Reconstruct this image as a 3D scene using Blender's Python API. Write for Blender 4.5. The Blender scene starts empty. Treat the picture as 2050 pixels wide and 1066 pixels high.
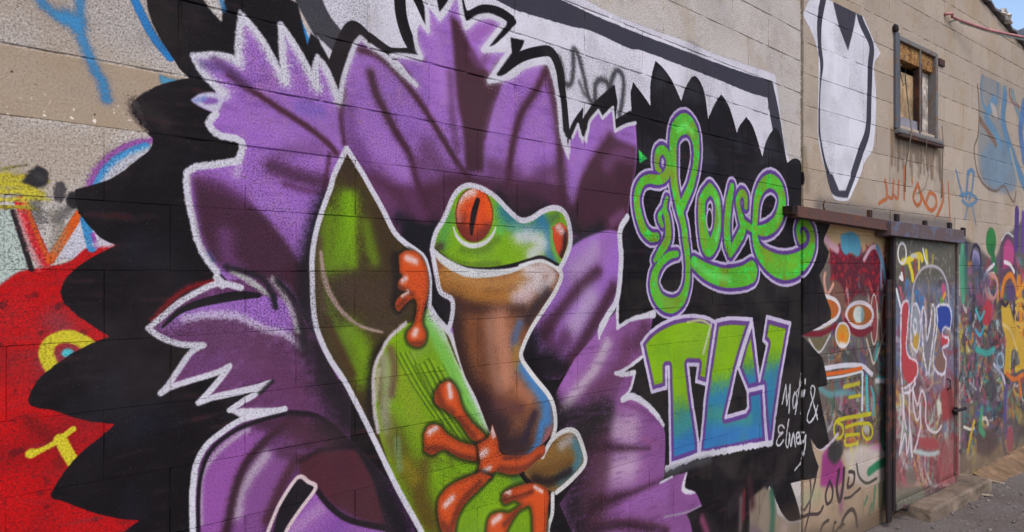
import math, random
import numpy as np

# ------------------------------------------------------------------ geometry of the place
# Camera at (0, 0, CAM_H) looking along +Y, level.  Two block walls run away to the right; each wall
# is a vertical plane.  A Frame turns a photograph pixel into a point of its plane (metres).
FOC, CX, HOR, CAM_H = 1346.0, 1025.0, 550.0, 1.8

class Frame:
    def __init__(self, vx, c):
        self.vx, self.c = vx, c
        self.tan = (vx - CX) / FOC
        self.th = math.atan(self.tan)
        self.cos, self.sin = math.cos(self.th), math.sin(self.th)
        self.d = self.cos / c                       # perpendicular distance camera - plane
    def tz(self, x, y):
        s = self.vx - np.asarray(x, float)
        return FOC / (self.c * s) / self.cos, (HOR - np.asarray(y, float)) / (self.c * s) + CAM_H
    def px(self, t, z):
        s = FOC / (self.c * t * self.cos)
        return self.vx - s, HOR - (z - CAM_H) * self.c * s
    def world(self, t, z=0.0, out=0.0):             # out: metres towards the camera side
        return (-1.0 / self.c + t * self.sin + out * self.cos, t * self.cos - out * self.sin, z)
    def nearer(self, delta):
        return Frame(self.vx, self.cos / (self.d - delta))

LW = Frame(2520.0, 0.35)
T_END = FOC / (LW.c * (LW.vx - 1605.0)) / LW.cos
RW = Frame(2790.0, FOC / ((2790.0 - 1605.0) * T_END * LW.cos))
T_BEG = T_END * LW.cos / RW.cos
import bpy, bmesh
from mathutils import Vector, Matrix
R_ = math.radians
scene = bpy.context.scene

# ------------------------------------------------------------------ camera, sky, sun, exposure
cam_data = bpy.data.cameras.new('camera')
cam = bpy.data.objects.new('camera', cam_data)
scene.collection.objects.link(cam)
cam.location = (0, 0, CAM_H)
cam.rotation_euler = (R_(90), 0, 0)
cam_data.sensor_width = 36.0
cam_data.lens = FOC / 2050.0 * 36.0
cam_data.shift_y = (HOR - 533.0) / 2050.0
cam_data.clip_start, cam_data.clip_end = .05, 2000
scene.camera = cam

SUN_AZ, SUN_EL = R_(165), R_(52)            # azimuth from +Y towards +X; a hazy, veiled sun: soft light, no hard shadows
world = bpy.data.worlds.new('World')
scene.world = world
world.use_nodes = True
wn = world.node_tree
sky = wn.nodes.new('ShaderNodeTexSky')
sky.sky_type = 'NISHITA'
sky.sun_disc = False
sky.sun_elevation = SUN_EL
sky.sun_rotation = SUN_AZ
sky.dust_density = 2.0
sky.ozone_density = 1.0
wn.links.new(sky.outputs[0], wn.nodes['Background'].inputs[0])
wn.nodes['Background'].inputs[1].default_value = 0.15
sun_data = bpy.data.lights.new('sun', 'SUN')
sun_data.energy, sun_data.angle, sun_data.color = 1.0, R_(28), (1, .94, .86)
sun = bpy.data.objects.new('sun', sun_data)
scene.collection.objects.link(sun)
sd = Vector((math.sin(SUN_AZ) * math.cos(SUN_EL), math.cos(SUN_AZ) * math.cos(SUN_EL), math.sin(SUN_EL)))
sun.rotation_euler = sd.to_track_quat('Z', 'Y').to_euler()
vs = scene.view_settings
vs.view_transform, vs.look, vs.gamma, vs.exposure = 'Standard', 'None', 1.0, 0.72
vs.use_curve_mapping = False
# ------------------------------------------------------------------ spray-can painter (numpy)
def path(s, smooth=True, close=False, n=6):
    """'x,y x,y! ...' -> polyline; Catmull-Rom between corners marked with '!'. x,y,w gives a width."""
    P, cor = [], []
    for tok in s.split():
        cor.append(tok.endswith('!'))
        v = [float(q) for q in tok.rstrip('!').split(',')]
        P.append(v)
    m = max(len(v) for v in P)
    P = np.array([v + [v0 for v0 in [1.0] * (m - len(v))] for v in P])
    N = len(P)
    if not smooth or N < 3:
        return np.vstack([P, P[:1]]) if close else P
    out = []
    cnt = N if close else N - 1
    for i in range(cnt):
        a, b = P[i], P[(i + 1) % N]
        ca = cor[i] or (not close and i == 0)
        cb = cor[(i + 1) % N] or (not close and i == N - 2)
        p0 = P[i - 1] if not ca else a - (b - a) * .3
        p3 = P[(i + 2) % N] if not cb else b + (b - a) * .3
        L = math.hypot(b[0] - a[0], b[1] - a[1])
        k = max(2, min(10, int(L / 7) + 1))
        for q in range(k):
            u = q / k
            out.append(.5 * ((2 * a) + (b - p0) * u + (2 * p0 - 5 * a + 4 * b - p3) * u * u + (3 * a - p0 - 3 * b + p3) * u ** 3))
    out.append(P[0] if close else P[-1])
    return np.array(out)

def box(a, r):
    """box blur, radius r px, both axes"""
    r = int(max(1, round(r)))
    for ax in (0, 1):
        pad = [(0, 0), (0, 0)]
        pad[ax] = (r + 1, r)
        c = np.cumsum(np.pad(a, pad, mode='edge'), axis=ax, dtype=np.float64)
        n = a.shape[ax]
        hi = np.take(c, np.arange(2 * r + 1, 2 * r + 1 + n), axis=ax)
        lo = np.take(c, np.arange(0, n), axis=ax)
        a = ((hi - lo) / (2 * r + 1)).astype(np.float32)
    return a

class Canvas:
    def __init__(self, fr, t0, t1, z0, z1, ppm, seed=1):
        self.fr, self.t0, self.z0, self.ppm = fr, t0, z0, ppm
        self.t1, self.z1 = t1, z1
        self.W, self.H = int((t1 - t0) * ppm), int((z1 - z0) * ppm)
        self.rgb = np.zeros((self.H, self.W, 3), np.float32)
        self.al = np.zeros((self.H, self.W), np.float32)
        rs = np.random.RandomState(seed)
        self.rs = rs
        n = rs.rand(self.H, self.W).astype(np.float32)
        f = box(n, 1)
        f = (f - f.mean()) / f.std()
        self.fine = np.clip(.5 + f * .25, 0, 1)               # speckle
        m = box(box(n, 4), 3)
        m = (m - m.mean()) / m.std()
        self.mid = m                                          # ~ N(0,1)
        small = rs.rand(self.H // 12 + 2, self.W // 12 + 2).astype(np.float32)
        g = np.kron(box(small, 2), np.ones((12, 12), np.float32))[:self.H, :self.W]
        g = box(g, 9)
        self.big = (g - g.mean()) / g.std()
        k = rs.rand(self.H, self.W // 10 + 2).astype(np.float32)   # drawn-out horizontally: brush marks
        k = np.repeat(box(k, 2), 10, axis=1)[:, :self.W]
        k = box(k, 3)
        self.brush = (k - k.mean()) / k.std()
    # -- coordinates
    def uv(self, P):
        t, z = self.fr.tz(P[:, 0], P[:, 1])
        return np.stack([(t - self.t0) * self.ppm, (z - self.z0) * self.ppm], 1)
    def scale(self, x):
        s = self.fr.vx - x
        v = self.fr.c * s
        h = self.fr.c * self.fr.cos / FOC * s * s
        return self.ppm / np.sqrt(v * h)                      # canvas px per photo px
    def bbox(self, Q, pad):
        x0 = max(0, int(Q[:, 0].min() - pad)); x1 = min(self.W, int(Q[:, 0].max() + pad) + 2)
        y0 = max(0, int(Q[:, 1].min() - pad)); y1 = min(self.H, int(Q[:, 1].max() + pad) + 2)
        return (x0, x1, y0, y1) if x1 > x0 and y1 > y0 else None
    # -- fields
    def poly(self, P, soft):
        Q = self.uv(P)
        sc = float(self.scale(P[:, 0].mean()))
        r = max(.7, soft * sc)
        bb = self.bbox(Q, 3 * r + 2)
        if not bb: return None
        x0, x1, y0, y1 = bb
        M = np.zeros((y1 - y0, x1 - x0), bool)
        X = np.arange(x0, x1) + .5
        for a, b in zip(Q, np.roll(Q, -1, 0)):
            if a[1] == b[1]: continue
            lo, hi = (a, b) if a[1] < b[1] else (b, a)
            r0 = max(y0, int(math.ceil(lo[1] - .5))); r1 = min(y1, int(math.ceil(hi[1] - .5)))
            if r1 <= r0: continue
            yy = np.arange(r0, r1) + .5
            xi = lo[0] + (yy - lo[1]) / (hi[1] - lo[1]) * (hi[0] - lo[0])
            M[r0 - y0:r1 - y0] ^= X[None, :] < xi[:, None]
        F = M.astype(np.float32)
        if r < 1.6:
            F = box(F, 1)
        else:
            F = box(box(F, r * .6), r * .6)
        return bb, F
    def line(self, P, w, reach):
        """signed distance (canvas px) to the edge of a stroke of width w, within reach"""
        Q = self.uv(P)
        sc = self.scale(P[:, 0])
        ww = (P[:, 2] if P.shape[1] > 2 else np.ones(len(P)) * w) * sc * .5
        R = float(reach * sc.max() + ww.max() + 2)
        bb = self.bbox(Q, R)
        if not bb: return None
        x0, x1, y0, y1 = bb
        F = np.full((y1 - y0, x1 - x0), 1e6, np.float32)
        if len(Q) == 1:
            Q = np.vstack([Q, Q + .01]); ww = np.append(ww, ww)
        for i in range(len(Q) - 1):
            a, b = Q[i], Q[i + 1]
            u0 = max(x0, int(min(a[0], b[0]) - R)); u1 = min(x1, int(max(a[0], b[0]) + R) + 1)
            v0 = max(y0, int(min(a[1], b[1]) - R)); v1 = min(y1, int(max(a[1], b[1]) + R) + 1)
            if u1 <= u0 or v1 <= v0: continue
            X = (np.arange(u0, u1) + .5 - a[0])[None, :]; Y = (np.arange(v0, v1) + .5 - a[1])[:, None]
            d = b - a
            L2 = max(1e-6, float(d @ d))
            t = np.clip((X * d[0] + Y * d[1]) / L2, 0, 1)
            D = np.hypot(X - t * d[0], Y - t * d[1]) - (ww[i] + (ww[i + 1] - ww[i]) * t)
            S = F[v0 - y0:v1 - y0, u0 - x0:u1 - x0]
            np.minimum(S, D, out=S)
        return bb, F, float(sc.mean())
    # -- laying paint
    def put(self, bb, A, col, a=1., clip=None, speck=0., erase=False):
        x0, x1, y0, y1 = bb
        sl = (slice(y0, y1), slice(x0, x1))
        if speck:
            n = self.fine[sl]
            A = A * (1 - speck) + speck * np.clip((A - n) * 5 + .5, 0, 1) * (A > .01)
        A = A * a
        if clip is not None: A = A * clip[sl]
        if erase:
            self.al[sl] *= 1 - A
            return
        c = np.asarray(col, np.float32)
        if c.ndim == 1: c = c[None, None, :]
        al = self.al[sl]
        na = A + al * (1 - A)
        self.rgb[sl] = (c * A[..., None] + self.rgb[sl] * (al * (1 - A))[..., None]) / np.maximum(na, 1e-4)[..., None]
        self.al[sl] = na
    def fill(self, s, col, soft=1.2, a=1., clip=None, speck=0., smooth=True, rough=0., erase=False, col2=None, ax=None):
        P = path(s, smooth, True) if isinstance(s, str) else s
        r = self.poly(P, soft)
        if r is None: return
        bb, F = r
        if rough:
            x0, x1, y0, y1 = bb
            F = np.clip((F - .5) * 2.2 + .5 + self.mid[y0:y1, x0:x1] * rough * (F > .02), 0, 1) * (F > .02)
        if col2 is not None:                                   # blend along an axis between photo points
            q = self.uv(np.array(ax, float))
            x0, x1, y0, y1 = bb
            d = q[1] - q[0]
            t = ((np.arange(x0, x1) - q[0][0])[None, :] * d[0] + (np.arange(y0, y1) - q[0][1])[:, None] * d[1]) / (d @ d)
            t = np.clip(t + .06 * self.mid[y0:y1, x0:x1], 0, 1)
            t = (t * t * (3 - 2 * t))[..., None]
            col = np.asarray(col, np.float32) * (1 - t) + np.asarray(col2, np.float32) * t
        self.put(bb, F, col, a, clip, speck, erase)
    def mask(self, s, soft=1., smooth=True):
        M = np.zeros((self.H, self.W), np.float32)
        r = self.poly(path(s, smooth, True) if isinstance(s, str) else s, soft)
        if r:
            x0, x1, y0, y1 = r[0]
            M[y0:y1, x0:x1] = r[1]
        return M
    def stroke(self, s, w, col, soft=1.5, a=1., clip=None, speck=0., smooth=True, close=False, rough=0., erase=False):
        P = path(s, smooth, close) if isinstance(s, str) else s
        r = self.line(P, w, soft + 3)
        if r is None: return
        bb, F, sc = r
        so = max(.8, soft * sc)
        if rough:
            x0, x1, y0, y1 = bb
            F = F + self.mid[y0:y1, x0:x1] * rough * sc
        A = np.clip(.5 - F / so / 1.6, 0, 1)
        A = A * A * (3 - 2 * A)
        self.put(bb, A, col, a, clip, speck, erase)
    def spray(self, s, w, col, a=.8, clip=None, speck=.25, smooth=True, close=False, erase=False):
        """air-brushed stroke: gaussian falloff, half-width w (photo px)"""
        P = path(s, smooth, close) if isinstance(s, str) else s
        r = self.line(np.hstack([P[:, :2], np.full((len(P), 1), .5)]) if P.shape[1] < 3 else P, .5, w * 2.6)
        if r is None: return
        bb, F, sc = r
        A = np.clip(np.exp(-np.square(np.maximum(F, 0) / (w * sc)) * .8) - .008, 0, 1)
        self.put(bb, A, col, a, clip, speck, erase)
    def ell(self, cx, cy, rx, ry, ang=0., n=26):
        u = np.linspace(0, 2 * math.pi, n, endpoint=False)
        x, y = rx * np.cos(u), ry * np.sin(u)
        c, s = math.cos(ang), math.sin(ang)
        return np.stack([cx + x * c - y * s, cy + x * s + y * c], 1)
    def ring(self, cx, cy, rx, ry, w, col, **k):
        P = self.ell(cx, cy, rx, ry)
        self.stroke(np.vstack([P, P[:1]]), w, col, **k)
    def mottle(self, M, col, amt, which='brush', thr=.6, gain=1., dark=False):
        n = getattr(self, which)
        A = np.clip((n - thr) * gain, 0, 1) * M
        if dark: A = A * (self.rgb.sum(2) < 170) * (self.al > .6)
        self.put((0, self.W, 0, self.H), A, col, amt)
# ------------------------------------------------------------------ the paint on the walls
WHT, BLK = (206, 200, 208), (17, 11, 14)
LIL, PUR, PLU, DPL = (159, 104, 187), (122, 68, 142), (68, 36, 50), (52, 30, 40)
CHAR = (58, 56, 66)
GRN, ORG, BRN = (118, 160, 14), (222, 78, 22), (66, 52, 26)

BLACK_LEFT = ('291,-12! 300,33 320,77 350,123 364,144 380,157! 333,167 300,180 273,197 255,220! 263,237 283,260 306,277! '
  '300,300 260,333 233,352 213,362 180,373 150,380! 150,400 157,428! 180,455 203,478 233,492! 200,508 160,532 133,558 122,582 127,605 147,625 177,648 '
  '220,675! 187,687 150,705 127,720 100,740 72,767 58,797 60,812! 80,818 110,823 150,837 187,845 230,850! 200,877 167,903 133,940 103,987 107,1000! 133,1007 187,1027 233,1038 280,1043! '
  '255,1060 238,1080 230,1130! 900,1160! 900,300! 640,180! 560,-12!')

def halo(C, s, w=15, col=WHT, **k):
    C.stroke(s, w, col, soft=k.pop('soft', 3.5), speck=k.pop('speck', .35), **k)

def letter(C, strokes, outer=20, mid=12):
    for s, g in ((outer, (186, 170, 200)), (mid, (92, 56, 130))):
        for p, w in strokes:
            C.stroke(widen(p, s), 1, g, soft=1.2, rough=.22)
    for p, w in strokes:
        C.stroke(widen(p, 1), 1, (92, 176, 40), soft=1.5)
def widen(p, s):
    P = path(p)
    P = P.copy()
    P[:, 2] = P[:, 2] * 1.12 + s
    return P

LOVE = [('1321,342,6 1315,336,8 1315,318,11 1319,304,12 1328,301,12 1338,316,13 1339,334,13 1333,352,13 1318,361,13 1300,359,12 1285,366,12 1276,386,13 1275,408,13 1279,432,14 1289,461,14 1303,475,13 1315,475,11', 0),
        ('1335,397,5 1331,420,9 1336,441,11 1337,478,13 1322,506,12 1311,522,6', 0),
        ('1326,420,3 1320,436,8 1326,452,6', 0),
        ('1360,420,14 1357,406,14 1349,365,14 1348,324,14 1348,283,17 1356,258,24 1373,248,27 1387,263,22 1393,287,15 1394,316,12 1390,344,12 1382,375,12 1370,402,13 1361,425,13', 0),
        ('1361,425,13 1368,451,12 1372,482,12 1376,513,11 1377,544,10 1374,575,12 1363,602,16 1343,613,20 1321,602,19 1309,577,17 1310,552,14 1322,529,11 1339,513,10 1355,509,8', 0),
        ('1389,526,16 1415,545,22 1450,557,24 1485,554,26 1504,545,28', 0),
        ('1421,378,14 1406,400,14 1405,440,17 1412,484,22 1420,498,22 1432,478,19 1437,440,14 1435,400,13 1421,378,14', 0),
        ('1465,375,10 1459,410,13 1455,450,14 1457,490,14 1463,508,8', 0),
        ('1462,508,10 1474,486,14 1487,458,14 1480,425,10 1477,402,9 1484,387,9 1492,394,9 1493,415,7', 0),
        ('1482,440,7 1492,450,9 1510,460,9 1530,462,14 1549,451,16 1561,431,17 1566,402,17 1559,376,17 1543,363,17 1527,372,16 1516,396,14 1512,429,12 1511,474,12 1521,506,18 1547,529,27 1576,536,30 1605,524,26 1623,500,17 1626,470,11 1617,450,9 1605,446,9 1597,460,9 1602,482,9 1611,478,7 1609,465,4', 0)]

T_ = '1284,688! 1301,667 1322,651 1353,637 1384,633 1414,637 1433,647! 1425,703! 1416,771! 1394,764! 1398,731! 1377,730! 1383,785! 1398,887! 1398,911! 1342,930! 1340,795! 1338,736! 1333,736! 1334,777! 1305,785! 1289,713!'
L_ = '1434,643! 1462,638 1505,640! 1489,688 1474,738! 1462,795! 1452,836! 1493,824! 1498,816! 1496,783! 1528,775! 1531,839! 1534,887! 1465,902! 1400,914! 1404,875! 1411,800! 1425,703!'
V_ = '1506,647! 1513,703! 1520,762! 1536,690! 1528,682! 1535,635! 1582,648! 1575,686! 1563,754! 1551,839! 1546,887! 1536,889! 1532,839! 1528,775! 1496,783! 1478,738! 1490,690!'

def black_right(C):
    """black flower-edge that runs over the gap between the two walls"""
    C.fill('1262,187! 1267,165! 1284,187 1302,213! 1302,167 1312,122! 1327,137 1344,160 1357,187 1364,203! 1371,180 1381,160 1391,152! 1401,163 1411,190 1418,240! 1424,223 1434,203 1444,190! '
           '1454,203 1464,227 1475,267! 1481,252 1494,235! 1504,248 1514,273 1526,315! 1534,283 1549,257! 1558,262 1569,300 1576,327! 1589,318 1602,323 1609,345 1611,360! 1606,392 1612,418 1640,425! 1664,440 1649,482 '
           '1660,505! 1652,530 1640,552! 1653,595 1663,622 1663,640! 1640,655 1606,672! 1622,690 1638,708! 1646,717 1654,753 1656,772! 1638,776! 1646,820 1654,857 1660,886! 1640,900 1622,876! 1630,910 1639,935! 1633,957! '
           '1603,963 1582,968! 1596,1010 1603,1040! 1580,1043 1563,1023 1548,990 1540,972! 1522,1030 1510,1110! 900,1160! 900,640! 1240,420! 1268,300!', BLK, soft=1.3, rough=.12)

def love_tlv(C):
    letter(C, LOVE)
    Mg = C.mask('1255,215! 1420,215! 1640,350! 1640,600! 1270,640!') * ((C.rgb[..., 1] > 120) & (C.rgb[..., 0] < 130) & (C.al > .9))
    Mg = box(Mg.astype(np.float32), 1)
    C.mottle(Mg, (60, 226, 84), .8, 'mid', .1, .7); C.mottle(Mg, (128, 140, 26), .7, 'big', .3, .8); C.mottle(Mg, (50, 120, 40), .5, 'fine', .75, 5)
    for p, w, c, a in (('1357,262 1373,252 1386,266', 5, (120, 240, 110), .6), ('1400,400 1403,450 1412,490', 4, (150, 150, 30), .6), ('1436,402 1440,440 1434,480', 4, (110, 230, 130), .6),
                    ('1534,512 1560,530 1590,528', 8, (130, 170, 30), .5), ('1392,528 1420,548 1460,560', 6, (110, 235, 120), .5), ('1276,392 1278,430 1290,462', 3, (150, 150, 30), .6),
                    ('1350,300 1352,340 1358,400', 4, (150, 160, 30), .5), ('1372,470 1377,520 1376,560', 4, (140, 150, 30), .5), ('1312,560 1322,598 1345,612', 6, (110, 170, 60), .6),
                    ('1455,400 1453,470', 4, (130, 170, 40), .6), ('1516,400 1512,460', 4, (140, 160, 30), .6), ('1562,400 1556,440', 5, (90, 235, 90), .5)):
        C.spray(p, w, c, a)
    C.fill(C.ell(1420, 440, 6, 21, .12), BLK, soft=1); C.ring(1420, 440, 6, 21, 3.5, (190, 175, 205))
    # T L V
    for s, y0, y1, in ((T_, 765, 830), (L_, 735, 800), (V_, 715, 775)):
        C.fill(s, (130, 174, 12), col2=(48, 122, 160), ax=[(1440, y0), (1440, y1)], soft=1)
        M = C.mask(s)
        C.mottle(M, (96, 146, 40), .3, 'big', .3, .6); C.mottle(M, (40, 80, 50), .3, 'fine', .82, 6)
        C.spray('1340,905 1400,885 1470,870 1540,860', 16, (60, 110, 190), .5, clip=M)
        C.spray('1350,860 1420,830 1500,840', 12, (80, 160, 110), .45, clip=M)
        C.stroke(s, 19, (100, 60, 132), soft=2, clip=M, close=True, a=.95)
        C.stroke(s, 6, (196, 182, 206), soft=1.3, close=True, rough=.2)
    C.stroke('1408,708 1424,648', 5, WHT, soft=1.5, a=.7)
    C.stroke('1489,690 1478,736 1505,648', 5, WHT, soft=1.2, a=.8)
    C.stroke('1335,938 1400,913 1465,901 1545,887', 9, WHT, soft=2, rough=.8)
    C.spray('1335,946 1380,932 1420,920', 7, (90, 92, 96), .55)
    C.stroke('1376,646 1405,642 1424,654', 4, (190, 200, 120), soft=2, a=.8)
    # signatures
    for s in ('1566,808! 1573,771! 1575,812! 1582,770! 1579,827!', '1591,786 1587,800 1588,818 1592,812 1595,796 1591,786', '1604,748 1600,775 1592,829', '1593,787 1606,766', '1612,760 1612,768',
              '1611,782 1608,800 1603,828', '1637,840 1628,806 1623,784 1626,773 1631,776 1630,792 1622,815 1616,836 1620,847 1630,836 1637,812',
              '1570,858 1564,851 1558,857 1560,868 1567,867 1558,876 1554,888 1560,893 1568,882', '1579,841 1575,868 1573,888 1577,896 1581,872', '1580,868 1583,893 1588,868 1592,895', '1594,879 1600,874 1599,866 1595,869 1594,884 1598,889 1603,884',
              '1610,866 1603,872 1602,888 1609,886 1613,872 1611,900 1604,924 1591,942'):
        C.stroke(s, 3.2, (200, 196, 200), soft=1.2, rough=.3)

def spear(C):
    o = '1628,-12! 1609,27 1623,60 1636,100 1638,167 1637,267 1646,320 1659,355 1668,395 1680,403! 1698,402 1709,382 1721,355 1733,322 1749,293 1754,200 1750,133 1763,107! 1749,80 1729,33 1716,-12!'
    C.fill(o, (214, 210, 218), soft=1.2, rough=.1)
    C.mottle(C.mask(o), (182, 178, 182), .5, 'big', .2, .5)
    C.stroke('1650,-12,15 1641,43,13 1641,90,10 1645,128,9 1643,160,4 1641,200,3 1641,267,4 1651,325,6 1664,362,9', 1, CHAR, soft=1)
    C.fill('1654,345! 1660,372 1670,392 1697,397! 1714,352! 1706,350 1693,382! 1680,382! 1667,350!', CHAR, soft=1)
    C.stroke('1713,-12,16 1723,40,15 1744,90,14 1742,133,14 1740,200,13 1737,262,14 1723,305,15 1708,350,14', 1, CHAR, soft=1)
    C.fill('1664,-12! 1679,50 1698,102! 1711,47 1718,-12!', CHAR, soft=1)

def paint_left(C):
    # ---- older pieces on the left: red figure, yellow scribble, arc, blue tag
    C.fill('-80,430! 0,425 24,418! 64,541! 33,548 0,572 -80,620!', (178, 188, 178), soft=2, speck=.5)
    C.fill('104,520! 160,440 205,455 222,495! 170,515!', (200, 195, 205), soft=2, speck=.2)
    C.fill('-90,640! 0,572 33,548 60,540 110,532 143,522 173,498 200,495 235,490! 400,560! 400,1150! -120,1150!', (190, 10, 12), soft=2, speck=.25)
    R = C.mask('-90,650! 33,560 140,535 235,500! 400,560! 400,1150! -120,1150!')
    C.mottle(R, (120, 12, 20), .5, 'big', .3, .6)
    C.mottle(R, (90, 14, 22), .6, 'mid', 1.3, .8); C.mottle(R, (120, 60, 66), .35, 'brush', .7, .5); C.mottle(R, (80, 10, 14), .4, 'fine', .8, 6)
    C.spray('110,640 140,690 100,730', 26, (120, 70, 84), .55)
    C.spray('60,845 90,870 130,900 120,930', 14, (90, 20, 18), .5)
    C.stroke('26,424 44,480 63,541', 10, (36, 28, 30), soft=2)
    C.stroke('42,405 62,460 92,524', 24, (206, 40, 46), soft=3, speck=.3)
    C.spray('38,430 58,490 80,535', 6, (222, 150, 150), .6, speck=.6)
    C.stroke('52,408 70,460 96,520', 8, (206, 86, 30), soft=3)
    C.stroke('158,430 128,478 100,522', 17, (214, 88, 24), soft=2)
    C.spray('110,430 120,460 112,500', 13, (150, 140, 120), .5)
    C.stroke('170,440 176,465 184,498', 18, (58, 138, 190), soft=2); C.stroke('186,470 193,496', 8, (150, 70, 160), soft=3)
    C.spray('200,470 225,488 190,490', 8, (205, 190, 200), .7, speck=.6)
    for i in range(26):
        y = 345 + (i * 37) % 78
        C.stroke('%d,%d %d,%d' % (-40 + (i * 13) % 30, y, 52 + (i * 29) % 50, y + 14 - (i * 11) % 30), 4, ((204, 186, 40), (176, 150, 30), (214, 200, 80), (120, 110, 50))[i % 4], soft=4, a=.75, speck=.5)
    C.spray('-40,365 20,365 60,385', 22, (206, 190, 46), .8, speck=.4)
    C.fill('44,366! 58,345 76,334 92,342 97,358 90,374 70,376!', (38, 35, 38), soft=4, speck=.3); C.fill('108,400! 110,372 120,364 131,372 130,392 122,408!', (74, 68, 68), soft=4, speck=.4); C.spray('76,352 84,360', 7, (70, 66, 66), .6); C.spray('70,410 80,440', 12, (90, 88, 84), .6, speck=.6)
    C.fill('132,400! 140,386 154,388 162,410 150,420 136,415!', (36, 33, 36), soft=4, speck=.3); C.spray('135,420 115,440', 8, (104, 98, 96), .7)
    C.spray('180,372 196,340 226,310 262,290 304,281', 7, (160, 82, 168), .85, speck=.4)
    C.stroke('192,374 214,338 246,312 292,293', 15, (56, 140, 198), soft=5, speck=.35)
    C.spray('208,370 235,338 265,317 297,306', 10, (200, 198, 206), .9, speck=.4)
    C.stroke('104,738 92,708 104,684 135,674 165,684 188,700', 28, (206, 190, 38), soft=4, speck=.25)
    C.fill(C.ell(136, 708, 13, 9), (80, 190, 196), soft=2)
    C.stroke('62,909,22 82,902,12 108,888,12 146,860,13', 1, (212, 194, 40), soft=3, speck=.3); C.stroke('120,880 134,905 145,924', 24, (212, 194, 40), soft=3, speck=.25)
    for s, w in (('70,-12 96,18 128,40', 15), ('160,-12 160,30 158,52', 13), ('128,38 152,52 168,88 190,140 205,165 213,200', 16), ('135,35 152,45', 26)):
        C.spray(s, w * .62, (58, 138, 188), .85, speck=.3)
    C.stroke('264,-12 284,32 308,76 340,116', 17, (36, 128, 196), soft=3, speck=.15)
    C.fill('319,150! 345,160 372,160! 345,172 322,168!', (80, 146, 178), soft=3)
    C.fill('395,-12! 452,-12! 446,30! 442,44! 412,12!', (50, 132, 190), soft=3, a=.7)
    # ---- white ground and grey band of the big letter behind
    C.fill('600,-12! 1150,-12! 1224,27 1297,57 1371,83 1434,110 1534,143 1552,152! 1561,220 1570,283 1582,330! 1560,420! 1120,420! 640,240!', (212, 206, 214), soft=1.6, rough=.16)
    Wm = C.mask('600,-12! 1150,-12! 1534,143! 1582,330! 1120,420! 640,240!')
    C.mottle(Wm, (178, 172, 176), .55, 'big', .4, .5); C.mottle(Wm, (150, 142, 140), .5, 'fine', .93, 14)
    C.fill('1098,-12! 1200,36 1300,76 1385,108 1480,143 1546,163! 1560,230 1574,320! 1564,325! 1546,257 1536,197! 1524,193 1497,185 1437,160 1377,137 1287,103 1257,97 1184,63 1141,53 1061,30 1024,17 970,-12!', CHAR, soft=1.2, rough=.14)
    C.fill('572,-12! 586,-12! 622,57! 617,72!', (196, 180, 172), soft=1.5)
    C.fill('584,-12! 640,-12! 659,30 688,68! 676,118! 640,90! 620,56!', (62, 60, 66), soft=1.5)
    for s, w in (('1118,115 1126,140 1130,165 1142,170 1148,140 1148,100 1158,112 1168,150 1178,195 1186,206', 9), ('1192,205 1192,170 1205,160 1218,170 1218,190 1228,150 1238,142 1248,160 1246,200 1240,230', 9)):
        C.spray(s, w * .55, (52, 50, 54), .85, speck=.4)
    C.spray('1160,165 1170,190', 4, (60, 56, 60), .6)
    # ---- black ground of the flower
    C.fill(BLACK_LEFT, BLK, soft=1.4, rough=.12)
    C.spray('254,212 262,240 288,268', 9, BLK, .75, speck=.8, erase=True); C.spray('256,204 300,178', 4, BLK, .5, speck=.8, erase=True)
    C.spray('275,215 300,225 330,245', 16, (52, 46, 42), .55, speck=.5); C.spray('330,30 350,80 340,60', 24, (40, 36, 32), .5); C.spray('270,208 290,250', 5, (84, 76, 70), .4, speck=.8)
    C.fill('398,-12! 450,-12! 443,46! 420,20!', BLK, soft=2, erase=True)
    C.spray('440,-8 448,20', 5, (60, 132, 180), .8)
    C.stroke('592,26 606,58 616,86', 10, (30, 130, 200), soft=2)
    C.fill('634,72! 668,106! 659,124!', (206, 200, 206)); C.fill('560,-12! 596,8! 615,92! 622,66! 638,82! 660,123! 686,74! 706,48! 730,72! 700,120! 684,200! 650,200! 600,150! 555,100!', BLK)
    C.stroke('664,140 684,86 706,54 735,74 775,104 795,109 835,108', 22, BLK, soft=1.2)
    C.stroke('800,-12 803,30 814,70 830,100', 25, BLK, soft=1.2); C.stroke('830,-12 850,30 858,50', 18, BLK, soft=1.2)
    C.fill('872,-12! 880,25! 908,-12!', BLK, soft=1.2)
    C.stroke('918,-12 928,24 940,32 968,20 1000,25 1026,42', 17, BLK, soft=1.2); C.fill('1026,34! 1034,46! 1016,66 990,90 978,94! 1000,60!', BLK)
    C.fill('1022,76! 1050,82! 1040,104 1018,130 996,152! 1008,120 1024,104!', BLK)
    C.stroke('1000,145 1040,116 1080,104 1104,106 1120,140 1126,190 1133,265', 18, BLK, soft=1.2)
    C.fill('1130,300! 1144,250 1168,215! 1166,240! 1190,205 1230,170! 1236,205! 1232,240! 1262,222! 1275,240! 1290,330! 1140,330!', BLK)
    black_right(C)
    B = np.clip(C.mask(BLACK_LEFT) + C.mask('1240,230! 1520,250! 1660,440! 1660,960! 1500,1120! 1150,1120! 1240,420!'), 0, 1)
    C.mottle(B, (46, 40, 42), .5, 'brush', .6, .5, True)
    C.mottle(B, (64, 16, 20), .45, 'brush', 1.5, .7, True)
    C.mottle(B, (30, 31, 46), .5, 'big', .6, .6, True)
    C.mottle(C.mask('1260,140! 1300,120! 1560,250! 1600,330! 1280,330!'), (46, 46, 54), .6, 'big', -.4, .6, True)
    G = C.mask('1250,560! 1660,560! 1650,960! 1250,960!')
    C.mottle(G, (38, 33, 29), .8, 'big', -.9, .7, True)
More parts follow.
